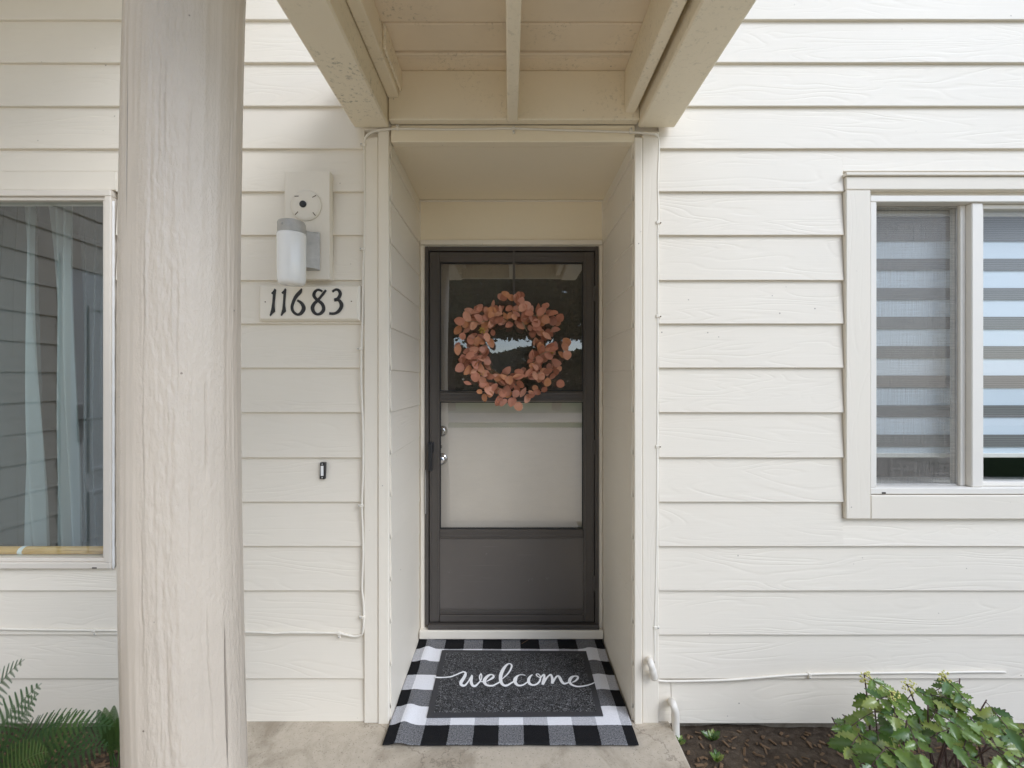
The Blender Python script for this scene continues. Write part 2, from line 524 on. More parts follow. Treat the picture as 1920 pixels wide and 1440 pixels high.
def slab_mat():
    t = NT('porch concrete')
    v = t.coords((1, 1, 1))
    n1 = t.noise(v, 30, 6, 0.7)
    c = t.mix(n1, (0.40, 0.35, 0.27), (0.58, 0.51, 0.41))
    c = t.mix(t.ramp(t.noise(v, 3.1, 6, 0.7, 0.8), [(0.46, 0.0), (0.66, 0.7)]), c, (0.22, 0.18, 0.125))
    vo = t.n('ShaderNodeTexVoronoi', feature='DISTANCE_TO_EDGE'); vo.inputs['Scale'].default_value = 1.7
    wv = t.n('ShaderNodeVectorMath', operation='ADD')
    cb = t.n('ShaderNodeCombineXYZ')
    t.l(t.math('MULTIPLY', t.noise(v, 5, 5, 0.7), 0.35), cb.inputs[0]); t.l(t.math('MULTIPLY', t.noise(v, 6, 5, 0.7), 0.35), cb.inputs[1])
    t.l(v, wv.inputs[0]); t.l(cb.outputs[0], wv.inputs[1]); t.l(wv.outputs[0], vo.inputs['Vector'])
    cr = t.ramp(vo.outputs['Distance'], [(0.002, 1.0), (0.006, 0.0)])
    c = t.mix(t.math('MULTIPLY', cr, 0.45), c, (0.10, 0.08, 0.06))
    sp = t.ramp(t.noise(v, 190, 2), [(0.63, 0.0), (0.70, 0.6)])
    c = t.mix(sp, c, (0.17, 0.15, 0.12))
    return t.done(t.bsdf(c, 0.9, t.bump(n1, 0.6, 0.003), spec=0.2))
M['porch'] = slab_mat()
M['foundation'] = ground_mat('stained foundation', (0.20, 0.165, 0.12), (0.36, 0.32, 0.26), 18, 0.004, 0.9)
M['chip'] = leaf_mat('bark chip', [(0.0, (0.06, 0.035, 0.02)), (0.5, (0.16, 0.10, 0.06)), (1.0, (0.28, 0.20, 0.12))], 0.9, 0.1, 0.05)

# ------------------------------------------------------------------ ground
def sheet(name, x0, x1, y0, y1, z, mat):
    return tag(obj(name, [(x0, y0, z), (x1, y0, z), (x1, y1, z), (x0, y1, z)], [(0, 1, 2, 3)], mat), kind='structure')
sheet('ground', -90, 90, -160, 30, -0.075, M['lawn'])
SOILZ = -0.052
bm = bmesh.new()
def soil_h(x, y): return SOILZ + 0.022*noise.noise(Vector((x*3, y*3, 0))) + 0.010*noise.noise(Vector((x*13, y*13, 4)))
for (x0, x1) in ((-3.2, -1.12), (0.66, 4.2)):
    nx, ny = int((x1-x0)/0.03), 50
    g = [[bm.verts.new((x0+(x1-x0)*i/nx, 0.45+1.47*j/ny, soil_h(x0+(x1-x0)*i/nx, 0.45+1.47*j/ny))) for i in range(nx+1)] for j in range(ny+1)]
    for j in range(ny):
        for i in range(nx): bm.faces.new((g[j][i], g[j][i+1], g[j+1][i+1], g[j+1][i]))
tag(bm_obj('soil', bm, M['soil'], smooth=True), kind='structure')
slab = tag(box('porch_slab', -1.11, 0.65, 0.35, 2.62, -0.18, -0.008, M['porch'], bevel=0.008), kind='structure')
walk = tag(box('pavement', -2.90, 7.0, -8.8, 0.335, -0.2, -0.022, M['concrete'], bevel=0.008), kind='structure')
tag(box('road', -60, 60, -15.5, -11.0, -0.3, -0.055, M['concrete'], bevel=0), kind='structure')
# bark chips and dead leaves in the beds
bm = bmesh.new()
for k in range(2600):
    left = random.random() < 0.4
    x = random.uniform(-2.4, -1.14) if left else random.uniform(0.68, 3.2)
    y = random.uniform(0.9, 1.86)
    c = Vector((x, y, soil_h(x, y) + 0.005))
    L, Wd, T = random.uniform(0.010, 0.038), random.uniform(0.006, 0.014), random.uniform(0.002, 0.006)
    rot = Matrix.Rotation(random.uniform(0, 6.3), 3, 'Z') @ Matrix.Rotation(random.uniform(-0.5, 0.5), 3, 'X') @ Matrix.Rotation(random.uniform(-0.5, 0.5), 3, 'Y')
    vs = [bm.verts.new(c + rot @ Vector((sx*L/2*random.uniform(.6, 1), sy*Wd/2*random.uniform(.6, 1), sz*T/2))) for sz in (-1, 1) for sy in (-1, 1) for sx in (-1, 1)]
    for q in ((0, 1, 3, 2), (4, 6, 7, 5), (0, 4, 5, 1), (2, 3, 7, 6), (0, 2, 6, 4), (1, 5, 7, 3)): bm.faces.new([vs[i] for i in q])
tag(bm_obj('bark_mulch', bm, M['chip']), 'loose brown bark mulch lying in the beds under the walls', 'mulch', kind='stuff')

# ------------------------------------------------------------------ house
house = thing('house', (0, W, 0), 'cream lap sided house wall with a recessed front door and two windows', 'house')

COURSES = [-120, -38, 42, 122, 203, 282, 362, 443, 527, 608, 690, 773, 857, 939.5, 1022, 1104.5, 1186.5, 1268, 1351]
CZ = [Z(y) for y in COURSES]             # bottoms of the courses, highest first

def lap_board(p0, p1, n, zb, zt, mat, parent, name='siding_board', proud=0.0165, full=None):
    """one lap siding board from p0 to p1 (xy on the wall plane), n = outward normal; tilted, bottom edge proud"""
    p0, p1, n = Vector((*p0, 0)), Vector((*p1, 0)), Vector((*n, 0))
    L = (p1-p0).length
    k = max(1, int(L/0.25))
    jit = 0.0 if full is not None else 1.0
    if full is not None: proud = 0.0028+(proud-0.0028)*(zt-zb)/(zt-full)
    ph = random.uniform(0, 50)
    vs, fs = [], []
    for i in range(k+1):
        c = p0 + (p1-p0)*i/k
        w = jit*0.0011*noise.noise(Vector((i*0.25/0.4+ph, 0, 0)))
        q = jit*0.0012*noise.noise(Vector((i*0.25/0.5+ph, 7, 0)))
        for out, z in ((proud+q-0.0002, zb+0.0018+w), (proud+q-0.0018, zb+w), (0.001, zb+w), (0.001, zt), (0.0028, zt)):
            vs.append(c + n*out + Vector((0, 0, z)))
    for i in range(k):
        for j in range(5):
            a, b = i*5+j, i*5+(j+1) % 5
            fs.append((a, b, b+5, a+5))
    fs.append(tuple(range(5))[::-1]); fs.append(tuple(k*5+j for j in range(5)))
    bm = bmesh.new()
    bv = [bm.verts.new(v) for v in vs]
    for f in fs: bm.faces.new([bv[i] for i in f])
    return bm_obj(name, bm, mat, parent)

XL0, XL1 = -2.92, X(685)                 # left wall run
XR0, XR1 = X(1233.5), 3.6                # right wall run
LWX = X(218)                             # right side of the left window
LW_TOP, LW_BOT = Z(323.5), Z(1062)
RWX0, RWX1 = X(1578), 2.74               # right window trim outside
RW_TOP, RW_BOT = Z(325), Z(970)
EPS = 0.0015
for i, zb in enumerate(CZ):
    top = (CZ[i-1] if i else zb+0.18)
    zt = top + 0.022
    # left of the door
    if top <= LW_BOT + 0.01 or zb >= LW_TOP - 0.002:
        lap_board((XL0, W), (XL1, W), (0, -1), zb, zt, M['siding'], house)
    elif zb < LW_TOP < top:              # course notched over the window head
        lap_board((LWX+0.012, W), (XL1, W), (0, -1), zb, zt, M['siding'], house, full=zb)
        lap_board((XL0, W), (LWX+0.0117, W), (0, -1), LW_TOP, zt, M['siding'], house, full=zb)
    elif zb < LW_BOT < top:
        lap_board((LWX+0.012, W), (XL1, W), (0, -1), zb, zt, M['siding'], house)
        lap_board((XL0, W), (LWX+0.0115, W), (0, -1), zb, LW_BOT-0.001, M['siding'], house)
    else:
        lap_board((LWX+0.012, W), (XL1, W), (0, -1), zb, zt, M['siding'], house)
    # right of the door
    if zb > RW_TOP - 0.002 or top < RW_BOT + 0.03:
        if i == len(CZ)-1:
            xj = X(1257)
            lap_board((XR0, W), (xj-0.0012, W), (0, -1), zb, zt, M['siding'], house)
            lap_board((xj+0.0012, W), (XR1, W), (0, -1), zb, zt, M['siding'], house)
        else:
            lap_board((XR0, W), (XR1, W), (0, -1), zb, zt, M['siding'], house)
    elif zb < RW_TOP < top:
        lap_board((XR0, W), (RWX0-0.003, W), (0, -1), zb, zt, M['siding'], house, full=zb)
        lap_board((RWX0-0.0027, W), (XR1, W), (0, -1), RW_TOP+0.004, zt, M['siding'], house, full=zb)
    elif zb < RW_BOT < top:
        lap_board((XR0, W), (RWX0-0.003, W), (0, -1), zb, zt, M['siding'], house, full=zb)
        lap_board((RWX0-0.0027, W), (XR1, W), (0, -1), zb, RW_BOT-0.002, M['siding'], house)
    else:
        lap_board((XR0, W), (RWX0-0.003, W), (0, -1), zb, zt, M['siding'], house)
        lap_board((RWX1+0.003, W), (XR1, W), (0, -1), zb, zt, M['siding'], house)

RX0, RX1 = -0.493, 0.503                 # recess side walls
RTOP = 2.352                             # recess ceiling
# sheathing behind the boards, with openings
bm = bmesh.new()
def core(x0, x1, z0, z1, y0=W+0.004, y1=W+0.10): add_box(bm, x0, x1, y0, y1, z0, z1, 0)
WZ0, WZ1 = Z(1062), Z(360)
core(XL0, RX0-0.012, WZ1+0.002, 6.0); core(XL0, RX0-0.012, -0.005, WZ0-0.002)
core(LWX+0.002, RX0-0.012, WZ0-0.0015, WZ1+0.0015); core(XL0, -2.80, WZ0-0.0015, WZ1+0.0015)
RZ0, RZ1 = Z(925), Z(369)
core(RX1+0.012, XR1, RZ1+0.002, 6.0); core(RX1+0.012, XR1, -0.005, RZ0-0.002)
core(RX1+0.012, X(1624), RZ0-0.0015, RZ1+0.0015); core(2.66, XR1, RZ0-0.0015, RZ1+0.0015)
core(RX0-0.011, RX1+0.011, RTOP+0.03, 6.0)
bm_obj('wall', bm, M['flat'], house)
box('wall', XL0, XR1, W+0.004, 7.0, 6.002, 6.10, M['flat'], house, 0)
# concrete foundation strip
box('foundation', XL0, RX0-0.15, W+0.012, W+0.12, -0.3, Z(1351)-0.001, M['foundation'], house, 0.004)
box('foundation', RX1+0.15, XR1, W+0.012, W+0.12, -0.3, Z(1354)-0.001, M['foundation'], house, 0.004)

# recess side walls: lap boards running into the recess
RC0 = 1.38 + 0.044
for side, xw, nrm in ((-1, RX0, (1, 0)), (1, RX1, (-1, 0))):
    for k in range(-9, 7):
        zb = RC0 + 0.1725*k
        zt = min(zb + 0.190, RTOP+0.03)
        if zb > RTOP - 0.01 or zb < -0.16: continue
        lap_board((xw, W-0.012), (xw, B-0.004), nrm, max(zb, -0.006), zt, M['siding_y'], house, proud=0.009)
    xo = xw + side*0.10
    box('wall', min(xw+side*0.001, xo), max(xw+side*0.001, xo), W+0.101, B+0.1, -0.006, 2.7, M['flat'], house, 0)
# corner boards of the recess opening: a flat casing and a return board, each side
ZC = Z(1351)
box('corner_board', X(685.8), X(712), W-0.024, W+0.003, ZC, Z(262), M['trim'], house, 0.003)
box('corner_board', X(712.8), RX0+0.001, W-0.030, W+0.0035, ZC-0.004, Z(250), M['trim'], house, 0.003)
box('corner_board', RX1-0.001, X(1200.5), W-0.030, W+0.0035, ZC-0.012, Z(264), M['trim'], house, 0.003)
box('corner_board', X(1201.3), X(1232), W-0.024, W+0.003, ZC-0.002, Z(252), M['trim'], house, 0.003)
# header across the opening, ceiling and back wall of the recess
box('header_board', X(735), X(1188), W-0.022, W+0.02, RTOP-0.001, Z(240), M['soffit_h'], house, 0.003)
box('corner_board', X(685.8), X(734.2), W-0.0225, W+0.002, Z(249.5), Z(236), M['trim_h'], house, 0.003)
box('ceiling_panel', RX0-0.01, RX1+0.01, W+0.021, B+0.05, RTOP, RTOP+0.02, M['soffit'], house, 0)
box('ceiling_trim', RX0+0.003, RX1-0.003, B-0.012, B-0.002, RTOP-0.010, RTOP-0.001, M['flat'], house, 0.002)
ZD1 = Z(462, B)                          # top of door frame
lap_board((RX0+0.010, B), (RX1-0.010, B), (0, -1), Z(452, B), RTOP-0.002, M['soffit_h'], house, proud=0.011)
box('corner_trim', RX0+0.0005, RX0+0.012, B-0.012, B-0.001, 0.03, RTOP-0.011, M['caulk'] if False else M['flat'], house, 0.002)
box('corner_trim', RX1-0.012, RX1-0.0005, B-0.012, B-0.001, 0.03, RTOP-0.011, M['flat'], house, 0.002)
bm = bmesh.new()
add_box(bm, RX0-0.05, RX1+0.05, B+0.001, B+0.06, ZD1+0.001, 2.7, 0)
bm_obj('wall', bm, M['flat'], house)
box('wall', RX0-0.1, RX1+0.1, B+0.18, B+0.22, -0.1, 2.7, M['interior'], house, 0)

# ---- storm door and the entry door behind it
DF = 2.452                               # face of the storm door frame
def dx(px): return X(px, DF)
def dz(py): return Z(py, DF)
FR0, FR1, FT, FB = dx(797.5), dx(1122), dz(463), dz(1171)
# painted jamb and head and sill around the frame
box('door_jamb', RX0+0.012, FR0-0.001, DF-0.004, B+0.06, dz(1188), ZD1, M['flat'], house, 0.003)
box('door_jamb', FR1+0.001, RX1-0.012, DF-0.004, B+0.06, dz(1188), ZD1, M['flat'], house, 0.003)
box('door_head', RX0+0.012, RX1-0.012, DF-0.010, B+0.06, ZD1+0.001, Z(452.5, B), M['flat'], house, 0.003)
box('door_head', FR0-0.0005, FR1+0.0005, DF-0.002, B+0.06, FT+0.001, ZD1, M['flat'], house, 0.002)
box('door_sill', RX0+0.012, RX1-0.012, DF-0.035, B+0.08, dz(1192), dz(1176), M['flat'], house, 0.005, 2)

storm = bpy.data.objects.new('storm_door', None); COL.objects.link(storm); storm.parent = house
storm.location = Vector((0.0, DF, dz(1171))) - wloc(house)
storm['label'] = 'dark bronze aluminium storm door with two panes over a kick panel'
L0, L1, LT, LB = dx(805.5), dx(1114), dz(473), dz(1165)   # leaf
bm = bmesh.new()                          # Z-bar frame
add_box(bm, FR0, L0-0.004, DF-0.012, DF+0.045, FB, FT, 0.002)
add_box(bm, L1+0.004, FR1, DF-0.012, DF+0.045, FB, FT, 0.002)
add_box(bm, L0-0.0035, L1+0.0035, DF-0.012, DF+0.045, LT+0.004, FT-0.0005, 0.002)
bm_obj('door_frame', bm, M['bronze'], storm)
box('threshold', dx(804), dx(1122), DF-0.030, DF+0.04, dz(1175.5), dz(1167), M['bronze'], storm, 0.004, 2)
LY0, LY1 = DF-0.006, DF+0.026             # leaf thickness
G0, G1 = dx(824.5), dx(1093.5)
def ribbed(name, x0, x1, z0, z1, upright):
    """extruded aluminium rail: flat with two raised ribs along its length"""
    bm = bmesh.new()
    add_box(bm, x0, x1, LY0, LY1, z0, z1, 0.0025)
    if upright:
        for f in (0.22, 0.78):
            c = x0+(x1-x0)*f
            add_box(bm, c-0.002, c+0.002, LY0-0.002, LY0+0.003, z0+0.004, z1-0.004, 0.0009)
    else:
        for f in (0.25, 0.6):
            c = z0+(z1-z0)*f
            add_box(bm, x0+0.003, x1-0.003, LY0-0.002, LY0+0.003, c-0.002, c+0.002, 0.0009)
    return bm_obj(name, bm, M['bronze'], storm)
ribbed('stile', L0, G0, LB, LT, True)
ribbed('stile', G1, L1, LB, LT, True)
ribbed('rail', G0+0.0005, G1-0.0005, dz(492), LT-0.001, False)
ribbed('rail', G0+0.0005, G1-0.0005, dz(752), dz(735), False)
ribbed('rail', G0+0.0005, G1-0.0005, dz(1009), dz(992.5), False)
ribbed('rail', G0+0.0005, G1-0.0005, dz(1151), dz(1142), False)
box('rail', G0+0.0005, G1-0.0005, LY0-0.004, LY1, LB+0.001, dz(1151.6), M['bronze'], storm, 0.003)
box('kick_panel', G0+0.0005, G1-0.0005, LY0+0.008, LY1-0.004, dz(1142)+0.0005, dz(1009)-0.0005, M['bronze_panel'], storm, 0)
def ring(name, x0, x1, z0, z1, w, y0, y1, mat, parent):
    bm = bmesh.new()
    add_box(bm, x0, x1, y0, y1, z1-w, z1, 0); add_box(bm, x0, x1, y0, y1, z0, z0+w, 0)
    add_box(bm, x0, x0+w, y0+1e-4, y1-1e-4, z0+w, z1-w, 0); add_box(bm, x1-w, x1, y0+1e-4, y1-1e-4, z0+w, z1-w, 0)
    return bm_obj(name, bm, mat, parent)
def pane(name, x0, x1, z0, z1, y, mat, parent):
    return obj(name, [(x0, y, z0), (x1, y, z0), (x1, y, z1), (x0, y, z1)], [(0, 1, 2, 3)], mat, parent)
for (za, zb) in ((dz(734), dz(493)), (dz(991.5), dz(753))):
    ring('gasket', G0+0.0006, G1-0.0006, za, zb, 0.0055, LY0+0.004, LY0+0.012, M['gasket'], storm)
    pane('glass_pane', G0+0.004, G1-0.004, za+0.003, zb-0.003, LY0+0.010, M['glass_door'], storm)
pane('insect_screen', G0+0.002, G1-0.002, dz(734)+0.001, dz(493)-0.001, LY0+0.020, M['door_screen'], storm)
# pull handle
hx = dx(808.5)
bm = bmesh.new()
add_box(bm, hx-0.014, hx+0.017, LY0-0.020, LY0-0.0005, dz(847), dz(828), 0.004, 2)
add_box(bm, hx-0.011, hx+0.011, LY0-0.034, LY0-0.016, dz(881), dz(829.5), 0.005, 2)
bm_obj('handle', bm, M['black'], storm)
for py in (552, 838, 1092):
    box('hinge', L1-0.004, L1+0.010, LY0-0.006, LY0+0.004, dz(py+15), dz(py-15), M['bronze'], storm, 0.002)
box('closer_strip', FR0+0.002, FR0+0.006, DF-0.0165, DF-0.0122, dz(962), dz(880), M['zinc'], storm, 0.001)

entry = bpy.data.objects.new('entry_door', None); COL.objects.link(entry); entry.parent = house
entry.location = Vector((0, B+0.075, 0.02)) - wloc(house)
entry['label'] = 'cream painted entry door behind the storm door glass'
EY = DF + 0.062
box('door_slab', FR0-0.01, FR1+0.01, EY, EY+0.045, dz(1176), FT+0.02, M['entry'], entry, 0)
for nm, py, mats in (('deadbolt', 808, 'chrome'), ('knob', 860, 'chrome')):
    c = Vector((X(829, EY), EY, Z(py, EY)))
    if nm == 'deadbolt':
        pr = [(0.031, 0.0), (0.031, 0.006), (0.026, 0.015), (0.022, 0.016), (0.020, 0.020), (0.012, 0.021), (0.001, 0.0215)]
    else:
        pr = [(0.032, 0.0), (0.032, 0.004), (0.026, 0.009), (0.013, 0.012), (0.012, 0.026), (0.022, 0.032), (0.028, 0.042), (0.027, 0.053), (0.020, 0.060), (0.010, 0.062), (0.001, 0.0625)]
    lathe(nm, pr, c, M[mats], entry, 28, 'Y')
box('latch_tab', X(824, EY), X(829, EY), EY-0.04, EY-0.001, Z(840, EY), Z(834, EY), M['black'], entry, 0.002)

# ------------------------------------------------------------------ windows
def window_empty(x, z, label):
    o = bpy.data.objects.new('window', None); COL.objects.link(o); o.parent = house
    o.location = Vector((x, W, z)) - wloc(house)
    o['label'] = label
    return o
# left: a wide fixed window whose right end is seen past the post
lw = window_empty(-2.2, WZ0, 'large fixed window with cream frame beside the log post')
LX0, LX1 = -2.78, X(217)
def frame_set(parent, x0, x1, z0, z1, w, y0, y1, mat, names=('frame_rail', 'frame_stile'), bevel=0.0025):
    box(names[0], x0, x1, y0, y1, z1-w, z1, mat, parent, bevel)
    box(names[0], x0, x1, y0, y1, z0, z0+w, mat, parent, bevel)
    box(names[1], x0, x0+w, y0+0.0003, y1-0.0003, z0+w+0.0003, z1-w-0.0003, mat, parent, bevel)
    box(names[1], x1-w, x1, y0+0.0003, y1-0.0003, z0+w+0.0003, z1-w-0.0003, mat, parent, bevel)
box('head_trim', XL0, LWX+0.011, W-0.0135, W+0.004, Z(359), LW_TOP-0.001, M['trim_h'], house, 0.002)
frame_set(lw, LX0, LX1, Z(1062), Z(360.5), 0.025, W-0.026, W+0.06, M['vinyl'])
frame_set(lw, LX0+0.0255, LX1-0.0255, Z(1062)+0.0255, Z(360.5)-0.0255, 0.014, W-0.016, W+0.05, M['vinyl'], ('sash_rail', 'sash_stile'), 0.002)
pane('glass_pane', LX0+0.036, LX1-0.036, Z(1062)+0.036, Z(360.5)-0.036, W+0.006, M['glass'], lw)
# ragged caulk bead down the frame side
pts = [(LX1+0.003, W-0.014, z) for z in [Z(1064)+0.02*k for k in range(int((Z(362)-Z(1064))/0.02))]]
v, f = tube_geo(pts, lambda t: 0.0048+0.0016*noise.noise(Vector((t*60, 3, 1))), 8)
obj('caulk_bead', v, f, M['caulk'], lw, True)
box('weep_slot', X(183.5), X(192), W-0.0268, W-0.0255, Z(1061.2), Z(1059), M['dark'], lw, 0)

# right: a slider with a screen on its left half
rw = window_empty(1.9, RZ0, 'white sliding window with insect screen over its left half')
TW = X(1624) - RWX0
box('trim_board', RWX0, X(1624)-0.0005, W-0.026, W+0.003, RW_BOT+0.0005, Z(361), M['trim'], rw, 0.003)
box('trim_board', RWX1-TW, RWX1, W-0.026, W+0.003, RW_BOT+0.0005, Z(361), M['trim'], rw, 0.003)
box('trim_board', RWX0, RWX1, W-0.0265, W+0.003, Z(360.4), Z(336), M['trim_h'], rw, 0.003)
box('trim_board', X(1624), RWX1-TW-0.0005, W-0.0262, W+0.003, RW_BOT, Z(926), M['trim_h'], rw, 0.003)
box('drip_cap', RWX0-0.006, RWX1+0.006, W-0.036, W+0.001, Z(335.6), Z(330), M['trim_h'], rw, 0.002)
FW0, FW1 = X(1625), RWX1-TW-0.001
frame_set(rw, FW0, FW1, Z(924.5), Z(370), X(1637)-X(1625), W-0.020, W+0.075, M['white_vinyl'])
mid0, mid1 = X(1807), X(1838)
box('mullion', X(1817), X(1838), W-0.012, W+0.06, Z(924.5)+0.027, Z(370)-0.027, M['white_vinyl'], rw, 0.003)
box('mullion', X(1806.5), X(1816.5), W+0.012, W+0.06, Z(924.5)+0.027, Z(370)-0.027, M['white_vinyl'], rw, 0.002)
frame_set(rw, X(1838)+0.0006, FW1-0.0275, Z(924.5)+0.0275, Z(370)-0.0275, 0.018, W+0.004, W+0.05, M['white_vinyl'], ('sash_rail', 'sash_stile'), 0.002)
frame_set(rw, FW0+0.0268, X(1806), Z(924.5)+0.0275, Z(370)-0.0275, 0.005, W+0.024, W+0.032, M['zinc'], ('screen_rail', 'screen_stile'), 0.001)
pane('insect_screen', FW0+0.030, X(1805), Z(924.5)+0.031, Z(370)-0.031, W+0.028, M['screen'], rw)
pane('glass_pane', FW0+0.0275, X(1806), Z(924.5)+0.028, Z(370)-0.028, W+0.046, M['glass_right'], rw)
pane('glass_pane', X(1838)+0.012, FW1-0.040, Z(924.5)+0.040, Z(370)-0.040, W+0.026, M['glass_right'], rw)
box('screen_tab', X(1642), X(1646.5), W+0.016, W+0.0235, Z(867), Z(858), M['zinc'], rw, 0.001)
box('weep_slot', X(1646), X(1653), W-0.0212, W-0.0195, Z(923.6), Z(920.6), M['dark'], rw, 0)

box('window_sill', X(1628), 2.65, W+0.102, W+0.24, Z(900, W+0.17)-0.03, Z(900, W+0.17), M['white_vinyl'], rw, 0.004)
# rooms behind the windows
def room(x0, x1, y0, y1, z0, z1):
    vs = [(x, y, z) for z in (z0, z1) for y in (y0, y1) for x in (x0, x1)]
    return obj('room', vs, [(2, 3, 7, 6), (0, 2, 6, 4), (1, 5, 7, 3), (0, 1, 3, 2), (4, 6, 7, 5)], M['interior'], house)
room(-3.6, -0.62, W+0.101, 5.2, 0.02, 2.6)
room(0.64, 3.6, W+0.101, 4.6, 0.02, 2.6)

# zebra shade behind the right window
ZD = W + 0.080
shade = thing('zebra_shade', (1.85, ZD, Z(860, ZD)), 'grey and white banded zebra roller shade behind the sliding window', 'window shade')
def sz(py): return Z(py, ZD)
SX0, SX1 = X(1642, ZD), 2.60
pane('sheer_panel', SX0, SX1, sz(850), sz(400), ZD+0.006, M['shade_sheer'], shade)
for a, b in ((407, 452), (485, 507), (540, 562), (594, 617), (649, 672), (704, 727), (760, 782), (815, 838)):
    bm = bmesh.new(); add_box(bm, SX0, SX1, ZD, ZD+0.0012, sz(b), sz(a), 0)
    bm_obj('woven_band', bm, M['band'], shade)
box('bottom_rail', SX0, SX1, ZD-0.004, ZD+0.012, sz(858), sz(849.5), M['white_vinyl'], shade, 0.003)
box('cassette', SX0-0.003, SX1, ZD-0.008, ZD+0.06, sz(406.5), sz(396), M['white_vinyl'], shade, 0.004)

# sheer curtains and security rod behind the left window
def curtain(name, x_at, y0, ztop, zbot, mat, label, folds, amp, n=60, m=40):
    vs, fs = [], []
    for j in range(m+1):
        t = j/m
        z = ztop+(zbot-ztop)*t
        x0, x1 = x_at(t)
        for i in range(n+1):
            u = i/n
            vs.append((x0+(x1-x0)*u, y0+amp*math.sin(u*folds*6.283+0.7*math.sin(3*t))+0.012*math.sin(5*t+u*4), z))
    for j in range(m):
        for i in range(n):
            a = j*(n+1)+i
            fs.append((a, a+1, a+n+2, a+n+1))
    o = obj(name, vs, fs, mat, None, True, origin=((x_at(1)[0]+x_at(1)[1])/2, y0, zbot))
    return tag(o, label, 'curtain', 'sheer curtains in the left window')
def lerp(a, b, t): return a+(b-a)*t
D1 = W+0.16
curtain('sheer_curtain', lambda t: (X(lerp(45, 50, t), D1), X(lerp(66, 90, t**1.3) + 8*math.sin(3.1*t)*(t-0.5), D1)), D1, Z(372, D1), Z(1034, D1), M['sheer'], 'narrow twisted pale sheer curtain strip hanging in the large window', 1.6, 0.016)
curtain('sheer_curtain', lambda t: (X(lerp(76, 100, t**0.6), D1), X(lerp(126, 137, t), D1)), D1+0.03, Z(372, D1), Z(1034, D1), M['sheer'], 'wider pale sheer curtain panel hanging beside the twisted strip in the large window', 2.5, 0.014)
curtain('sheer_curtain', lambda t: (X(lerp(118, 130, t), D1), X(214, D1)), D1+0.07, Z(372, D1), Z(1034, D1), M['sheer_thin'], 'see-through sheer curtain panel next to the frame by the log post', 5, 0.012)
curtain('sheer_curtain', lambda t: (X(-160, D1), X(lerp(46, 40, t), D1)), D1+0.07, Z(372, D1), Z(1034, D1), M['sheer_thin'], 'thin grey sheer curtain panel gathered against the house wing side', 7, 0.012)
rod_z = Z(1032, W+0.03)
rod = tube('wooden_rod', [(-2.7, W+0.032, rod_z), (-2.2, W+0.032, rod_z), (LX1-0.045, W+0.032, rod_z)], 0.0165, M['dowel'], None, 14)
tag(rod, 'golden wooden rod lying in the sill track of the large window', 'rod')
tagp = lathe_geo([(0.0172, -0.012), (0.0172, 0.012)], (0, 0, 0), 14, 'Z')
obj('paper_tag', [Vector((X(44, W+0.032), W+0.032, rod_z)) + Vector((p.z*0.8+0.3*p.x, p.y, p.x)) for p in tagp[0]], tagp[1], M['bell_button'], rod)

# ------------------------------------------------------------------ house wing on the left (seen mirrored in the window)
WX = -2.92
wing = thing('house_wing', (WX, 0.3, 0), 'projecting cream sided wing with white neighbouring door, mirrored in the large window', 'house')
WY0 = -7.0
DY0, DY1, DZ1 = -0.20, 0.76, 2.13
for i, zb in enumerate(CZ):
    top = (CZ[i-1] if i else zb+0.18)
    zt = top+0.022
    if zb > DZ1:
        lap_board((WX, WY0), (WX, W-0.03), (1, 0), zb, zt, M['siding_y'], wing)
    else:
        lap_board((WX, DY1+0.07), (WX, W-0.03), (1, 0), zb, min(zt, DZ1+0.18) , M['siding_y'], wing)
        lap_board((WX, WY0), (WX, DY0-0.07), (1, 0), zb, min(zt, DZ1+0.18), M['siding_y'], wing)
bm = bmesh.new(); add_box(bm, WX-3.0, WX-0.001, WY0, W+0.2, -0.1, 6.0, 0); bm_obj('wall', bm, M['flat'], wing)
for y0, y1, z0, z1 in ((DY0-0.07, DY0, 0, DZ1+0.07), (DY1, DY1+0.07, 0, DZ1+0.07), (DY0+0.0005, DY1-0.0005, DZ1, DZ1+0.07)):
    box('door_casing', WX+0.0005, WX+0.024, y0, y1, z0, z1, M['flat'], wing, 0.003)
box('added_shade_eave', WX+0.001, -1.02, 0.45, W-0.03, 3.24, 3.42, M['flat'], wing, 0.006)  # unseen overhang, added to shade the siding on the left
wd = bpy.data.objects.new('door', None); COL.objects.link(wd); wd.parent = wing
wd.location = Vector((WX, DY1, 0)) - wloc(wing)
wd['label'] = 'white panelled door of the wing'
box('door_slab', WX+0.0006, WX+0.012, DY0+0.001, DY1-0.001, 0.01, DZ1-0.001, M['white_door'], wd, 0.002)
for z0, z1 in ((0.2, 0.62), (0.75, 1.9)):
    bm = bmesh.new()
    y0, y1 = DY0+0.13, DY1-0.13
    for q in ((y0, y1, z1-0.03, z1), (y0, y1, z0, z0+0.03), (y0, y0+0.03, z0+0.03, z1-0.03), (y1-0.03, y1, z0+0.03, z1-0.03)):
        add_box(bm, WX+0.0122, WX+0.024, q[0], q[1], q[2], q[3], 0.005)
    bm_obj('panel_moulding', bm, M['white_door'], wd)
hy = DY1-0.075
bm = bmesh.new()
add_box(bm, WX+0.0122, WX+0.020, hy-0.022, hy+0.022, 0.97, 1.22, 0.003)
add_box(bm, WX+0.020, WX+0.06, hy-0.008, hy+0.008, 1.108, 1.124, 0.003)
add_box(bm, WX+0.047, WX+0.062, hy-0.12, hy+0.008, 1.107, 1.125, 0.004)
bm_obj('lever_handle', bm, M['zinc'], wd)

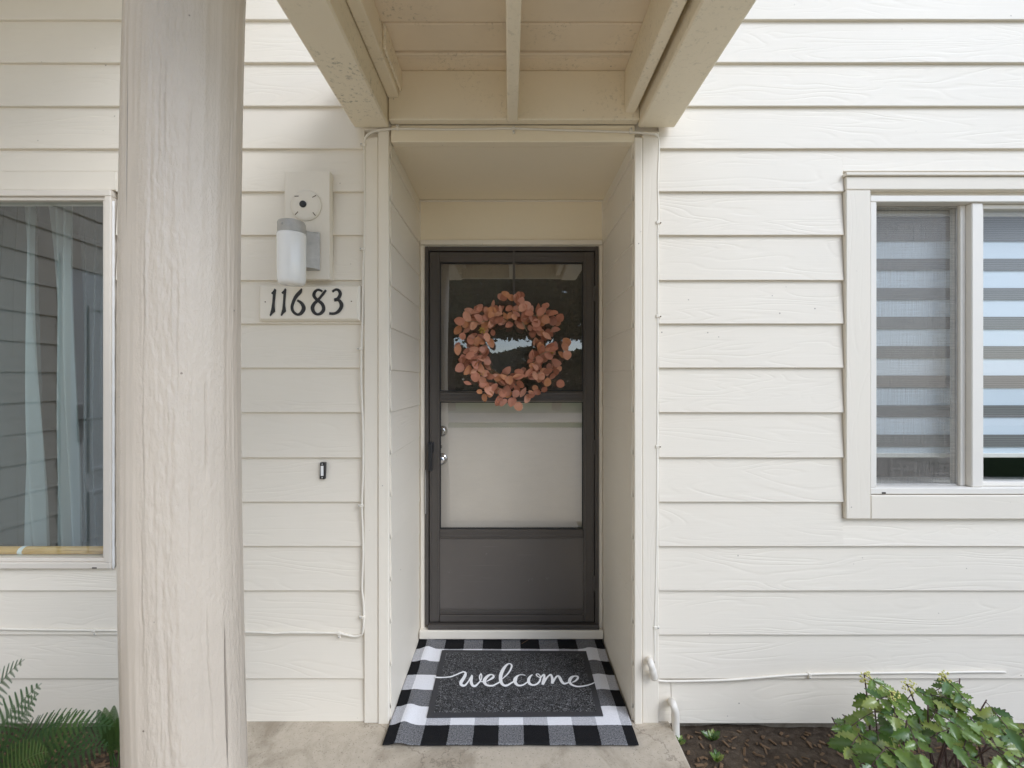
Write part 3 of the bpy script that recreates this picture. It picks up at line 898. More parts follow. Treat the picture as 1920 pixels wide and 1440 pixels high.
# ------------------------------------------------------------------ balcony deck over the door
deck = thing('balcony_deck', (0, W-0.02, 2.40), 'cream painted timber balcony deck on two beams above the front door', 'balcony')
BZ = EYE + 1.022
DY = 0.25                                # outer end
WF = W-0.0165                            # deck butts the siding faces
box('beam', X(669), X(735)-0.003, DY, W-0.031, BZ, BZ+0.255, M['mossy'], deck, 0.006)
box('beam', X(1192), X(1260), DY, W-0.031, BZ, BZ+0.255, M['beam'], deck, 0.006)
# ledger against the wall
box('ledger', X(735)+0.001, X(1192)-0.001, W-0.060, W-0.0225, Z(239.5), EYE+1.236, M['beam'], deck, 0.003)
def joist(x0, x1, zb, yb, mat):
    box('joist', x0, x1, DY+0.04, yb, zb, EYE+1.236, mat, deck, 0.004)
LY = W-0.061
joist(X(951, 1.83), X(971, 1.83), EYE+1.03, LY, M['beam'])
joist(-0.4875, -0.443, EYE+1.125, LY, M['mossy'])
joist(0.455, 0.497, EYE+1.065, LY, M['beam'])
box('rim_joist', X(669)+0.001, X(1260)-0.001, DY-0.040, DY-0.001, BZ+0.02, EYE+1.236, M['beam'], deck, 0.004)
y = W-0.0225
k = 0
while y > DY-0.05:
    wd_ = (0.112, 0.024, 0.1385)[k] if k < 3 else 0.1385
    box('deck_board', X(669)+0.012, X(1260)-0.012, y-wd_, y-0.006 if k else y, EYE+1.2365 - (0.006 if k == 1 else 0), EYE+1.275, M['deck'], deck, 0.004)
    y -= wd_
    k += 1
# blocking scabs where the joists are nailed
box('nailing_cleat', -0.4425, -0.432, W-0.30, LY-0.001, EYE+1.15, EYE+1.235, M['mossy'], deck, 0.003)

# ------------------------------------------------------------------ log post
PD = 0.905
pc = Vector((-0.6465, PD))
PR = 0.0985
nseg, nz = 400, 420
zb_, zt_ = -0.01, BZ-0.001
vdir = Vector((pc.x, pc.y)).normalized()
rdir = Vector((vdir.y, -vdir.x))
def phi_of(px): return math.asin(max(-1, min(1, (px-337)/119.0)))
PZ = lambda py: Z(py, 0.83)
# drying checks in the wood: centre (as seen across the post), from, to, half width, depth, wander
CHECKS = [(379, 700, 905, 0.020, 0.0045, 1), (300, 90, 345, 0.016, 0.0030, 2), (293, 100, 330, 0.022, 0.0028, 3), (327, 520, 770, 0.016, 0.0032, 4), (384, 1130, 1430, 0.014, 0.0042, 5),
          (372, 960, 1070, 0.013, 0.0030, 6), (424, 190, 300, 0.010, 0.0030, 7), (268, 420, 1000, 0.018, 0.0022, 8), (304, 1150, 1420, 0.020, 0.0026, 9), (345, 850, 1100, 0.016, 0.0024, 10), (262, 1000, 1180, 0.016, 0.0022, 11)]
RIDGES = [(318, 480, 640, 0.018, 0.0028, 21), (345, 160, 420, 0.022, 0.0024, 22), (310, 700, 930, 0.022, 0.0026, 23), (352, 640, 1000, 0.018, 0.0022, 24), (276, 380, 640, 0.020, 0.0026, 25), (268, 1070, 1240, 0.020, 0.0024, 26), (292, 1180, 1400, 0.018, 0.0022, 27), (316, 1180, 1340, 0.018, 0.0022, 28)]
KNOTS = [(286, 165, 0.075, 31), (388, 448, 0.055, 32), (384, 1125, 0.05, 33), (368, 300, 0.06, 34)]
vs, fs = [], []
for j in range(nz+1):
    t = j/nz
    z = zb_+(zt_-zb_)*t
    bow = min(0.011*((z-1.35)/0.75)**2, 0.014)
    r0 = PR*(1.0 + 0.012*(1-t)) - 0.0015*max(0, z-1.8)
    marks = []
    for sgn, lst in ((-1, CHECKS), (1, RIDGES)):
        for px, y0, y1, hw, dp, sd in lst:
            u = (PZ(y0)-z)/(PZ(y0)-PZ(y1))
            if -0.02 < u < 1.02:
                fade = min(1, 6*max(0, u), 6*max(0, 1-u))
                if fade > 0: marks.append((phi_of(px)+0.05*noise.noise(Vector((z*5, sd*7.1, 0)))+0.02*noise.noise(Vector((z*24, sd*3.3, 0))), hw*(0.6+0.4*fade), sgn*dp*fade*(0.6+0.7*abs(noise.noise(Vector((z*14, sd*1.7, 0)))))))
    for i in range(nseg):
        ph = 2*math.pi*i/nseg - math.pi
        n2 = -vdir*math.cos(ph) + rdir*math.sin(ph)
        ca, sa = n2.x, n2.y
        r = r0 + 0.0028*noise.noise(Vector((ca*2.2, sa*2.2, z*0.8))) + 0.0012*noise.noise(Vector((ca*9, sa*9, z*1.5)))
        zone = math.exp(-((math.sin(ph)+0.28+0.12*noise.noise(Vector((z*1.8, 3, 0))))/0.34)**2) if abs(ph) < 1.6 else 0.0
        zone = max(zone, 0.8*max(0.0, noise.noise(Vector((ca*2.3+3, sa*2.3, z*0.6)))))
        r += zone*(0.0016*noise.noise(Vector((ca*24, sa*24, z*52))) + 0.0013*noise.noise(Vector((ca*15, sa*15, z*7))))
        for pc_, hw, dp in marks:
            d = (ph-pc_)/hw
            if abs(d) < 2.5: r += dp*math.exp(-d*d*2)
        for px, py, rad, sd in KNOTS:
            dd = math.hypot((ph-phi_of(px))*PR/0.1, (z-PZ(py))/0.1*1.0)
            if dd < rad*4: r += 0.0016*math.cos(min(dd/rad, 4)*2.6)*math.exp(-(dd/rad)**2*0.5)
        vs.append((pc.x+bow+r*ca, pc.y+r*sa, z))
for j in range(nz):
    for i in range(nseg):
        a, b = j*nseg+i, j*nseg+(i+1) % nseg
        fs.append((a, b, b+nseg, a+nseg))
fs.append(tuple(range(nseg))[::-1]); fs.append(tuple(nz*nseg+i for i in range(nseg)))
post = obj('log_post', vs, fs, M['post'], None, True, origin=(pc.x, pc.y, zb_))
tag(post, 'thick round log post with lumpy taupe paint carrying the balcony', 'post')

# ------------------------------------------------------------------ things on the wall left of the door
BY = W-0.050                              # face of the mounting board
mb = box('mounting_board', X(533, BY), X(618, BY), BY, W-0.0128, Z(524, BY), Z(320, BY), M['trim'], None, 0.004, 2, origin=(X(576), BY, Z(524, BY)))
tag(mb, 'upright cream board behind the wall lamp and round cover plate', 'board')

CYc = P(574.5, 386, BY)
cover = thing('cover_plate', CYc, 'round cream electrical cover plate with black plug above the lamp', 'cover plate')
lathe('plate', [(0.0615, 0.0006), (0.0615, 0.004), (0.060, 0.006), (0.045, 0.0075), (0.001, 0.008)], CYc, M['flat'], cover, 48, 'Y')
lathe('plug', [(0.0135, 0.008), (0.0135, 0.011), (0.011, 0.0125), (0.001, 0.013)], CYc+Vector((-0.010, 0, 0.004)), M['black'], cover, 24, 'Y')
for ax, az, rot in ((-0.036, 0.036, 0), (0.034, 0.035, 0.5), (-0.036, -0.032, 0.8), (0.034, -0.035, -0.9)):
    bm = bmesh.new(); add_box(bm, -0.0085, 0.0085, -0.0080, -0.0058, -0.0017, 0.0017, 0.0005)
    bmesh.ops.transform(bm, matrix=Matrix.Translation(CYc+Vector((ax, 0, az))) @ Matrix.Rotation(-rot, 4, 'Y'), verts=bm.verts)
    bm_obj('screw_slot', bm, M['rust'], cover)

# jelly jar lamp
LXc, LYc = -0.837, W-0.131
lamp = thing('wall_lamp', (LXc, BY, Z(470)), 'jelly jar wall lamp with white glass and cast grey metal cap', 'lamp')
px0, px1 = LXc-0.060, X(600.5, BY-0.002)
bm = bmesh.new()
add_box(bm, px0, px1, BY-0.010, BY-0.0006, Z(508, BY), Z(436, BY), 0.003)
# tapering neck from the plate to the cap
zt0, zt1 = Z(437, LYc)+0.006, Z(441, BY)
zb0, zb1 = Z(508, BY)+0.004, Z(508, BY)+0.004
v = [bm.verts.new(p) for p in ((px0+0.006, BY-0.010, zb1), (px1-0.001, BY-0.010, zb1), (px1-0.001, BY-0.010, zt1), (px0+0.006, BY-0.010, zt1),
     (LXc-0.034, LYc+0.050, zb0+0.004), (LXc+0.034, LYc+0.050, zb0+0.004), (LXc+0.034, LYc+0.050, zt0+0.02), (LXc-0.034, LYc+0.050, zt0+0.02))]
for q in ((0, 1, 5, 4), (1, 2, 6, 5), (2, 3, 7, 6), (3, 0, 4, 7), (0, 3, 2, 1), (4, 5, 6, 7)): bm.faces.new([v[i] for i in q])
bm_obj('bracket', bm, M['zinc'], lamp)
zc = Z(437, LYc)
lathe('cap', [(0.0490, zc-0.004), (0.0500, zc), (0.0500, zc+0.034), (0.047, zc+0.041), (0.030, zc+0.047), (0.001, zc+0.048)], (LXc, LYc, 0), M['zinc'], lamp, 40)
lathe('screw', [(0.005, 0), (0.005, 0.004), (0.002, 0.005)], (LXc-0.014, LYc-0.0478, zc+0.022), M['zinc'], lamp, 12, 'Y')
zj = Z(534, LYc)
lathe('glass_jar', [(0.010, zj), (0.040, zj+0.001), (0.047, zj+0.006), (0.0508, zj+0.018), (0.0516, zj+0.10), (0.0522, zc-0.012), (0.0516, zc-0.0045), (0.048, zc-0.0042)], (LXc, LYc, 0), M['opal'], lamp, 48)

# house number plaque
QY = W-0.040
plq = thing('number_plaque', P(579, 601, QY), 'cream house number plaque with black numerals below the lamp', 'sign')
x0, x1, z0, z1 = X(484, QY), X(674, QY), Z(601, QY), Z(534, QY)
bm = bmesh.new()
c = 0.008
vb = [bm.verts.new(p) for p in ((x0, W-0.0135, z0), (x1, W-0.0135, z0), (x1, W-0.0135, z1), (x0, W-0.0135, z1),
      (x0, QY+0.010, z0), (x1, QY+0.010, z0), (x1, QY+0.010, z1), (x0, QY+0.010, z1),
      (x0+c, QY, z0+c), (x1-c, QY, z0+c), (x1-c, QY, z1-c), (x0+c, QY, z1-c))]
for q in ((0, 1, 5, 4), (1, 2, 6, 5), (2, 3, 7, 6), (3, 0, 4, 7), (4, 5, 9, 8), (5, 6, 10, 9), (6, 7, 11, 10), (7, 4, 8, 11), (8, 9, 10, 11), (3, 2, 1, 0)): bm.faces.new([vb[i] for i in q])
bm_obj('board', bm, M['flat'], plq)
def ribbon(strokes, conv, lift, base=0.0, step=0.0, sub=6):
    """flat raised brush strokes: (x, y, width) points in picture units -> quads; conv maps (x, y, height) to the surface"""
    V, Fs = [], []
    h = base
    for st in strokes:
        pts = catmull(st, sub)
        n = len(pts)
        k0 = len(V)
        for i, (x, y, w) in enumerate(pts):
            a, b = pts[max(i-1, 0)], pts[min(i+1, n-1)]
            tx, ty = b[0]-a[0], b[1]-a[1]
            L = math.hypot(tx, ty) or 1
            nx, ny = -ty/L*w/2, tx/L*w/2
            hh = h + lift + step*i/n
            V += [conv(x+nx, y+ny, base), conv(x+nx, y+ny, hh), conv(x-nx, y-ny, hh), conv(x-nx, y-ny, base)]
        for i in range(n-1):
            a = k0+i*4
            for j in range(3): Fs.append((a+j, a+j+1, a+j+5, a+j+4))
        Fs.append((k0, k0+1, k0+2, k0+3)); e = k0+(n-1)*4; Fs.append((e+3, e+2, e+1, e))
        h += step
    return V, Fs
def conv_digit(ox, oy, s):
    return lambda x, y, h: P(ox+x/s, oy+y/s, QY) + Vector((0, -h, 0))
def poly_digit(name, poly, conv, parent, lift=0.003):
    n = len(poly)
    V = [conv(x, y, 0.0002) for x, y in poly] + [conv(x, y, lift) for x, y in poly]
    Fs = [tuple(range(n, 2*n))] + [(i, (i+1) % n, n+(i+1) % n, n+i) for i in range(n)]
    bm = bmesh.new(); bv = [bm.verts.new(p) for p in V]
    for f in Fs: bm.faces.new([bv[i] for i in f])
    return bm_obj(name, bm, M['digit'], parent)
cA, cB = conv_digit(490, 530, 19.2), conv_digit(575, 530, 19.2)
poly_digit('numeral', [(490, 215), (540, 255), (520, 420), (490, 700), (485, 850), (500, 1045), (420, 1110), (335, 1210), (310, 1180), (370, 950), (405, 700), (425, 420), (395, 420), (365, 375), (430, 310)], cA, plq)
poly_digit('numeral', [(865, 205), (905, 245), (890, 420), (865, 700), (865, 850), (895, 1035), (815, 1100), (735, 1200), (705, 1180), (765, 950), (790, 700), (805, 400), (765, 405), (735, 355), (805, 290)], cA, plq)
for cv, sts in ((cA, [[(1458, 215, 30), (1400, 340, 120), (1280, 470, 120), (1190, 620, 105), (1130, 780, 95), (1110, 900, 95), (1140, 1020, 95), (1220, 1110, 90), (1320, 1150, 90), (1430, 1110, 110), (1510, 1000, 125), (1530, 900, 130), (1490, 790, 115), (1420, 710, 95), (1350, 665, 80), (1305, 645, 78)]]),
                (cB, [[(700, 270, 70), (600, 400, 85), (500, 530, 85), (400, 640, 95), (280, 760, 110), (215, 900, 125), (250, 1040, 115), (330, 1120, 95), (410, 1140, 90), (510, 1110, 100), (600, 1010, 115), (615, 900, 115), (570, 780, 115), (480, 690, 110), (380, 620, 100), (290, 520, 105), (265, 440, 105), (300, 340, 95), (380, 270, 80), (450, 265, 80), (520, 290, 75), (570, 322, 70)]]),
                (cB, [[(932, 330, 75), (1010, 270, 75), (1090, 250, 85), (1170, 290, 100), (1215, 390, 115), (1190, 490, 110), (1120, 580, 100), (1010, 620, 100)], [(1000, 635, 100), (1120, 620, 100), (1210, 680, 110), (1260, 790, 130), (1240, 910, 120), (1160, 1030, 110), (1050, 1100, 90), (940, 1120, 90), (825, 1110, 90)]])):
    v, f = ribbon(sts, cv, 0.0028, 0.0002, 0.0006)
    obj('numeral', v, f, M['digit'], plq)
for px, py in ((497.5, 566), (659, 565)):
    lathe('screw', [(0.0025, 0.0002), (0.0025, 0.0012), (0.0005, 0.0014)], P(px, py, QY), M['rust'], plq, 10, 'Y')

# door bell
DYb = W-0.0075
bell = thing('door_bell', P(607.5, 898, DYb), 'small black door bell with white push button on the siding', 'door bell')
cb = P(607.3, 881.5, DYb)
bm = bmesh.new()
add_box(bm, -0.0105, 0.0105, -0.017, 0.0015, -0.034, 0.034, 0.003, 2)
bmesh.ops.transform(bm, matrix=Matrix.Translation(cb) @ Matrix.Rotation(0.03, 4, 'Y'), verts=bm.verts)
bm_obj('body', bm, M['black'], bell)
box('push_button', cb.x-0.0055, cb.x+0.0055, cb.y-0.0195, cb.y-0.0165, cb.z-0.020, cb.z+0.021, M['bell_button'], bell, 0.0012, 2)
for s in (-1, 1):
    lathe('screw', [(0.0032, 0.017), (0.0032, 0.0185), (0.001, 0.0195)], cb+Vector((0, 0, s*0.0275)), M['steel'], bell, 10, 'Y')

# ------------------------------------------------------------------ cable round the door, conduit elbows
CYb = W-0.0165
cr = 0.0048
def cpt(px, py, d): return P(px, py, d)
path = []
for px, py in ((-60, 1176), (0, 1179), (40, 1180), (110, 1181), (170, 1181.5), (220, 1182), (300, 1182), (400, 1182), (462, 1184.6), (500, 1186), (516, 1187.2), (540, 1186), (600, 1186.4), (634, 1187), (648, 1190), (664, 1193), (676, 1191)):
    path.append(cpt(px, py, W-0.0188 + (0.0035 if px < 0 else 0)))
for px, py in ((680.5, 1184), (682, 1160), (681.5, 1130), (679, 1100), (681, 1040), (680, 990), (678.5, 945), (680.5, 900), (681, 840), (680, 780), (677.5, 720), (677.5, 655), (679.5, 600), (680, 560), (681, 500), (682.5, 460), (684, 400), (684, 340), (683.5, 300), (683, 275), (684.5, 262)):
    path.append(cpt(px, py, W-0.0235))
for px, py in ((689, 253), (698, 247.5), (712, 244), (730, 242)):
    path.append(cpt(px, py, W-0.0365))
for px, py in ((745, 241.5), (790, 241.8), (840, 242.6), (890, 242), (940, 241), (985, 241.6), (1040, 243.5), (1090, 245), (1140, 246.4), (1180, 247.6)):
    path.append(cpt(px, py, W-0.029))
for px, py in ((1195, 248.5), (1215, 250), (1228, 251.5)):
    path.append(cpt(px, py, W-0.0355))
for px, py in ((1233.5, 258), (1235, 272), (1234.5, 300), (1232.8, 340), (1234, 400), (1232.8, 440), (1233, 500), (1232.8, 560), (1232.6, 620), (1232.4, 700), (1232, 800), (1231.5, 900), (1231, 1000), (1229.5, 1080), (1228.3, 1140), (1226.8, 1180), (1227.2, 1215), (1226.5, 1242)):
    path.append(cpt(px, py, W-0.0215))
cable = thing('wall_cable', cpt(680, 1186, W-0.02), 'cream painted cable stapled round the door opening and along the left siding', 'cable')
tube('wire', catmull([tuple(p) for p in path], 4), cr, M['cable'], cable, 8)
def clip(px, py, d, parent, off, mat='cable'):
    """plastic cable clip: an arch over the wire and a nail boss beside it"""
    c = P(px, py, d)
    bm = bmesh.new()
    o = Vector(off)
    r = o.normalized()
    add_box(bm, c.x-0.0065-0.001*abs(r.x), c.x+0.0065, c.y-0.0075, c.y+0.005, c.z-0.0065, c.z+0.0065, 0.002)
    q = c+o
    b = 0.005 if mat == 'cable' else 0.0028
    add_box(bm, q.x-b, q.x+b, c.y-0.0045, c.y+0.006, q.z-b, q.z+b, 0.001)
    bm_obj('cable_clip', bm, M['cable'], parent)
    lathe('nail_head', [(0.0026, 0.0), (0.0026, 0.0016), (0.001, 0.002)], q+Vector((0, -0.0045, 0)), M['steel'] if mat == 'cable' else M['rust'], parent, 8, 'Y')
for px, py, off in ((177, 1181.6, (0.004, 0, -0.013)), (636, 1187, (0.001, 0, -0.014))): clip(px, py, W-0.0188, cable, off)
for px, py in ((681.8, 1157), (679, 948), (677.5, 654), (682, 467), (683.2, 271)): clip(px, py, W-0.0235, cable, (-0.012, 0, 0.0))
for px, py, off in ((745.5, 241.5, (0, 0, 0.012)), (963, 241, (0, 0, -0.013)), (1183, 247.7, (0, 0, 0.013))): clip(px, py, W-0.029 if px < 1180 else W-0.0325, cable, off)
for px, py in ((1232.6, 418), (1232.6, 593), (1231.8, 837), (1228.2, 1176)): clip(px, py, W-0.0215, cable, (0.012, 0, -0.001), 'rust' if py < 900 else 'cable')

el1 = tube('conduit_elbow', catmull([tuple(p) for p in (P(1217.5, 1237, W-0.014), P(1218.5, 1238.5, W-0.045), P(1220.5, 1245, W-0.062), P(1223.5, 1257, W-0.058), P(1226, 1270, W-0.040))], 6), lambda t: 0.0130 if t < 0.72 else 0.0150, M['conduit'], None, 14)
tag(el1, 'cream conduit elbow where the wall cables meet on the corner board', 'pipe')
el2 = tube('conduit_elbow', catmull([tuple(p) for p in (P(1259, 1316, W-0.006), P(1260.5, 1317, W-0.045), P(1263, 1324, W-0.066), P(1266.5, 1338, W-0.064), P(1267, 1358, W-0.058), P(1268, 1400, W-0.058))], 6), 0.0145, M['conduit'], None, 14)
tag(el2, 'cream conduit elbow bending down into the bed from the lowest siding board', 'pipe')
path = [P(px, py, W-0.019) for px, py in ((1226, 1270), (1233, 1275), (1245, 1277), (1280, 1277), (1330, 1276), (1380, 1274), (1430, 1270), (1480, 1266), (1517, 1264.3), (1560, 1263), (1640, 1262), (1720, 1261), (1760, 1261.5), (1800, 1260), (1870, 1259.5), (1885, 1260.5))]
cab2 = thing('wall_cable', P(1400, 1276, W-0.02), 'cream painted cable running from the elbow under a lap of the right siding', 'cable')
tube('wire', catmull([tuple(p) for p in path], 5), 0.0046, M['cable'], cab2, 8)
clip(1517, 1264.3, W-0.019, cab2, (0.001, 0, -0.012), 'cable')

# ------------------------------------------------------------------ rug and welcome mat
def rug_mat():
    t = NT('buffalo plaid weave')
    uv = t.n('ShaderNodeUVMap', uv_map='UVMap')
    sp = t.n('ShaderNodeSeparateXYZ'); t.l(uv.outputs[0], sp.inputs[0])
    P2 = 0.196
    nv = t.coords((1, 1, 1), kind='UV')
    wob = t.math('MULTIPLY', t.math('SUBTRACT', t.noise(nv, 60, 2), 0.5), 0.004)
    u = t.math('FRACT', t.math('DIVIDE', t.math('ADD', t.math('ADD', sp.outputs[0], 10*P2+0.046), wob), P2))
    v = t.math('FRACT', t.math('DIVIDE', t.math('ADD', t.math('ADD', sp.outputs[1], 10*P2*1.06), wob), P2*1.06))
    colblack = t.math('GREATER_THAN', u, 0.5)
    rowblack = t.math('LESS_THAN', v, 0.5)
    n1 = t.noise(nv, 620, 2, 0.6)
    n2 = t.noise(nv, 170, 3, 0.6)
    heather = t.ramp(t.math('MULTIPLY_ADD', n2, 0.35, t.math('MULTIPLY', n1, 0.65)), [(0.40, (0.022, 0.022, 0.023)), (0.60, (0.30, 0.30, 0.31))])
    blk = t.mix(t.ramp(n1, [(0.55, 0.0), (0.75, 1.0)]), (0.012, 0.012, 0.013), (0.045, 0.045, 0.047))
    lgrey = t.mix(t.ramp(n2, [(0.4, 0.0), (0.65, 1.0)]), (0.42, 0.42, 0.44), (0.60, 0.60, 0.62))
    wht = t.mix(t.ramp(n2, [(0.4, 0.0), (0.7, 0.4)]), (0.82, 0.82, 0.84), (0.62, 0.62, 0.64))
    a = t.mix(colblack, heather, blk)
    b = t.mix(colblack, wht, lgrey)
    c = t.mix(rowblack, b, a)
    wv = t.n('ShaderNodeTexWave', bands_direction='X'); wv.inputs['Scale'].default_value = 70; wv.inputs['Distortion'].default_value = 1.5
    t.l(nv, wv.inputs['Vector'])
    nr = t.bump(t.math('ADD', wv.outputs['Fac'], n1), 0.5, 0.0015)
    return t.done(t.bsdf(c, 0.95, nr, spec=0.1))
M['plaid'] = rug_mat()
RUGX0, RUGX1, RUGY0, RUGY1 = -0.484, 0.486, 1.735, 2.455
nx, ny = 110, 80
vs, fs, uvs = [], [], []
ZR = 0.004
for j in range(ny+1):
    for i in range(nx+1):
        u, v = i/nx, j/ny
        x = RUGX0+(RUGX1-RUGX0)*u
        y = RUGY0+(RUGY1-RUGY0)*v
        rp = 0.013*math.exp(-((x+0.425)/0.030)**2)*(0.55+0.45*math.sin(v*9)) + 0.010*math.exp(-((x-0.41)/0.035)**2)*v
        lip = 0.012*max(0, (v-0.93)/0.07)*(0.4+0.6*abs(math.sin(u*7.0)))
        z = ZR + rp + lip + 0.0012*(1+noise.noise(Vector((x*6, y*6, 0))))
        vs.append((x + 0.004*noise.noise(Vector((y*9, 2, 0))), y + 0.010*rp/0.013*0.4 + 0.003*noise.noise(Vector((x*8, 5, 0))), z))
        uvs.append((x, RUGY1-y))
for j in range(ny):
    for i in range(nx):
        a = j*(nx+1)+i
        fs.append((a, a+1, a+nx+2, a+nx+1))
rug = obj('plaid_rug', vs, fs, M['plaid'], None, True, origin=(0, 2.1, 0))
uvl = rug.data.uv_layers.new(name='UVMap')
for lp in rug.data.loops: uvl.data[lp.index].uv = uvs[lp.vertex_index]
sm = rug.modifiers.new('thickness', 'SOLIDIFY'); sm.thickness = 0.004; sm.offset = -1
tag(rug, 'black and white buffalo plaid rug on the recess floor under the welcome mat', 'rug')

st0 = floor_pt(978, 1207, 0.011)
straw = tube('straw', [st0, st0+Vector((0.020, 0.018, 0.001)), st0+Vector((0.042, 0.040, 0.002))], 0.0011, M['chip'], None, 6)
tag(straw, 'short dry straw lying on the back edge of the plaid rug', 'straw')
def coil_mat():
    t = NT('looped vinyl mat pile')
    v = t.coords((1, 1, 1))
    n1 = t.noise(v, 105, 4, 0.78, 1.5)
    n2 = t.noise(v, 260, 2, 0.6)
    c = t.ramp(t.math('MULTIPLY_ADD', n1, 0.6, t.math('MULTIPLY', n2, 0.4)), [(0.44, (0.010, 0.010, 0.010)), (0.52, (0.045, 0.045, 0.047)), (0.60, (0.30, 0.30, 0.305))])
    return t.done(t.bsdf(c, 0.6, t.bump(n1, 1.0, 0.006), spec=0.35))
M['coil'] = coil_mat()
M['mat_rim'] = simple('mat rubber rim', (0.045, 0.045, 0.048), 0.6, nscale=200, nstr=0.2)
M['lettering'] = simple('white mat print', (0.82, 0.82, 0.82), 0.7, nscale=300, nstr=0.3)
MZ = 0.0125                               # rests on the rug
q0, q1, q2, q3 = floor_pt(800, 1343.5, MZ), floor_pt(1131, 1340.5, MZ), floor_pt(1099, 1220, MZ), floor_pt(829, 1218, MZ)
mat_t = thing('welcome_mat', ((q0+q1+q2+q3)/4) - Vector((0, 0, 0.006)), 'charcoal door mat with white script lettering lying on the plaid rug', 'door mat')
def quad_pt(u, v, z): 
    a = q0.lerp(q1, u); b = q3.lerp(q2, u); p = a.lerp(b, v); p.z = z
    return p
def slab_uv(name, u0, u1, v0, v1, z0, z1, mat, cut=None):
    bm = bmesh.new()
    n = 24
    for z in (z0, z1):
        pass
    lo = [bm.verts.new(quad_pt(u, v, z0)) for u, v in ((u0, v0), (u1, v0), (u1, v1), (u0, v1))]
    hi = [bm.verts.new(quad_pt(u, v, z1)) for u, v in ((u0, v0), (u1, v0), (u1, v1), (u0, v1))]
    bm.faces.new(lo[::-1]); bm.faces.new(hi)
    for i in range(4): bm.faces.new((lo[i], lo[(i+1) % 4], hi[(i+1) % 4], hi[i]))
    return bm_obj(name, bm, mat, mat_t)
slab_uv('backing', 0, 1, 0, 1, MZ-0.0062, MZ-0.0016, M['mat_rim'])
# lumpy pile surface
nx, ny = 150, 90
vs, fs = [], []
for j in range(ny+1):
    for i in range(nx+1):
        u, v = 0.032+0.936*i/nx, 0.05+0.90*j/ny
        e = min(1, 8*min(i/nx, 1-i/nx, j/ny, 1-j/ny))
        p = quad_pt(u, v, 0)
        p.z = MZ - 0.0012 + e*(0.0022 + 0.0011*noise.noise(Vector((p.x*160, p.y*160, 0))))
        vs.append(p)
for j in range(ny):
    for i in range(nx):
        a = j*(nx+1)+i
        fs.append((a, a+1, a+nx+2, a+nx+1))
obj('pile', vs, fs, M['coil'], mat_t, True)
A = lambda pts: [(810+x/12, 1230+y/12, w/12) for x, y, w in pts]
Bz = lambda pts: [(960+x/12, 1230+y/12, w/12) for x, y, w in pts]
letters = [
 [A([(65, 475, 28), (150, 485, 28), (300, 480, 22), (430, 465, 24), (550, 420, 24), (640, 380, 24), (715, 358, 26), (755, 390, 50), (740, 450, 65), (700, 520, 68), (660, 580, 72), (650, 630, 66), (690, 665, 50), (745, 660, 36), (800, 600, 30), (845, 530, 28), (880, 470, 30), (905, 435, 34)]),
  A([(905, 440, 36), (890, 500, 62), (880, 560, 66), (890, 620, 66), (920, 670, 50), (975, 675, 42), (1030, 630, 32), (1080, 575, 28), (1110, 520, 24), (1120, 460, 26), (1105, 405, 20), (1080, 440, 28), (1072, 490, 34), (1085, 550, 24), (1110, 580, 16), (1150, 582, 16)])],
 [A([(1225, 575, 12), (1300, 535, 30), (1375, 485, 50), (1385, 445, 34), (1330, 420, 24), (1260, 450, 50), (1195, 520, 72), (1180, 570, 80), (1200, 630, 60), (1270, 668, 36), (1370, 668, 34), (1450, 630, 28), (1525, 588, 26)])],
 [A([(1585, 515, 14), (1680, 430, 28), (1750, 340, 34), (1790, 250, 42), (1785, 200, 34), (1735, 175, 20), (1670, 215, 44), (1600, 310, 70), (1550, 430, 78), (1545, 540, 78), (1570, 620, 62), (1630, 668, 44), (1700, 660, 38), (1770, 620, 30), (1842, 578, 28)])],
 [Bz([(300, 440, 16), (240, 425, 12), (170, 430, 16), (110, 470, 50), (70, 540, 86), (75, 600, 70), (120, 655, 50), (180, 670, 34), (260, 650, 28), (352, 588, 26)])],
 [Bz([(465, 425, 12), (420, 455, 36), (380, 520, 66), (375, 580, 64), (400, 630, 56), (470, 658, 34), (550, 640, 34), (610, 590, 40), (640, 520, 36), (635, 460, 22), (590, 412, 20), (545, 415, 16), (550, 440, 22), (600, 480, 18), (650, 490, 20), (680, 450, 30), (724, 420, 30)])],
 [Bz([(730, 420, 32), (725, 500, 56), (700, 590, 60), (690, 650, 56)]),
  Bz([(697, 650, 40), (740, 570, 40), (790, 490, 34), (850, 435, 30), (880, 440, 40), (905, 510, 60), (910, 580, 66), (905, 625, 60)]),
  Bz([(907, 620, 40), (950, 550, 36), (985, 490, 34), (1030, 460, 32), (1075, 500, 56), (1110, 570, 60), (1150, 620, 44), (1200, 630, 28), (1282, 600, 24)])],
 [Bz([(1350, 600, 12), (1420, 570, 30), (1480, 510, 46), (1475, 470, 36), (1410, 460, 24), (1340, 490, 60), (1300, 550, 74), (1300, 600, 60), (1350, 655, 40), (1440, 690, 26), (1550, 692, 24), (1680, 670, 24), (1780, 640, 22), (1862, 602, 22)])],
]
LZ = MZ + 0.0012
for k, sts in enumerate(letters):
    v, f = ribbon(sts, lambda x, y, h: floor_pt(x, y, LZ) + Vector((0, 0, h)), 0.0006, 0.0002*k, 0.0006)
    obj('letter', v, f, M['lettering'], mat_t)

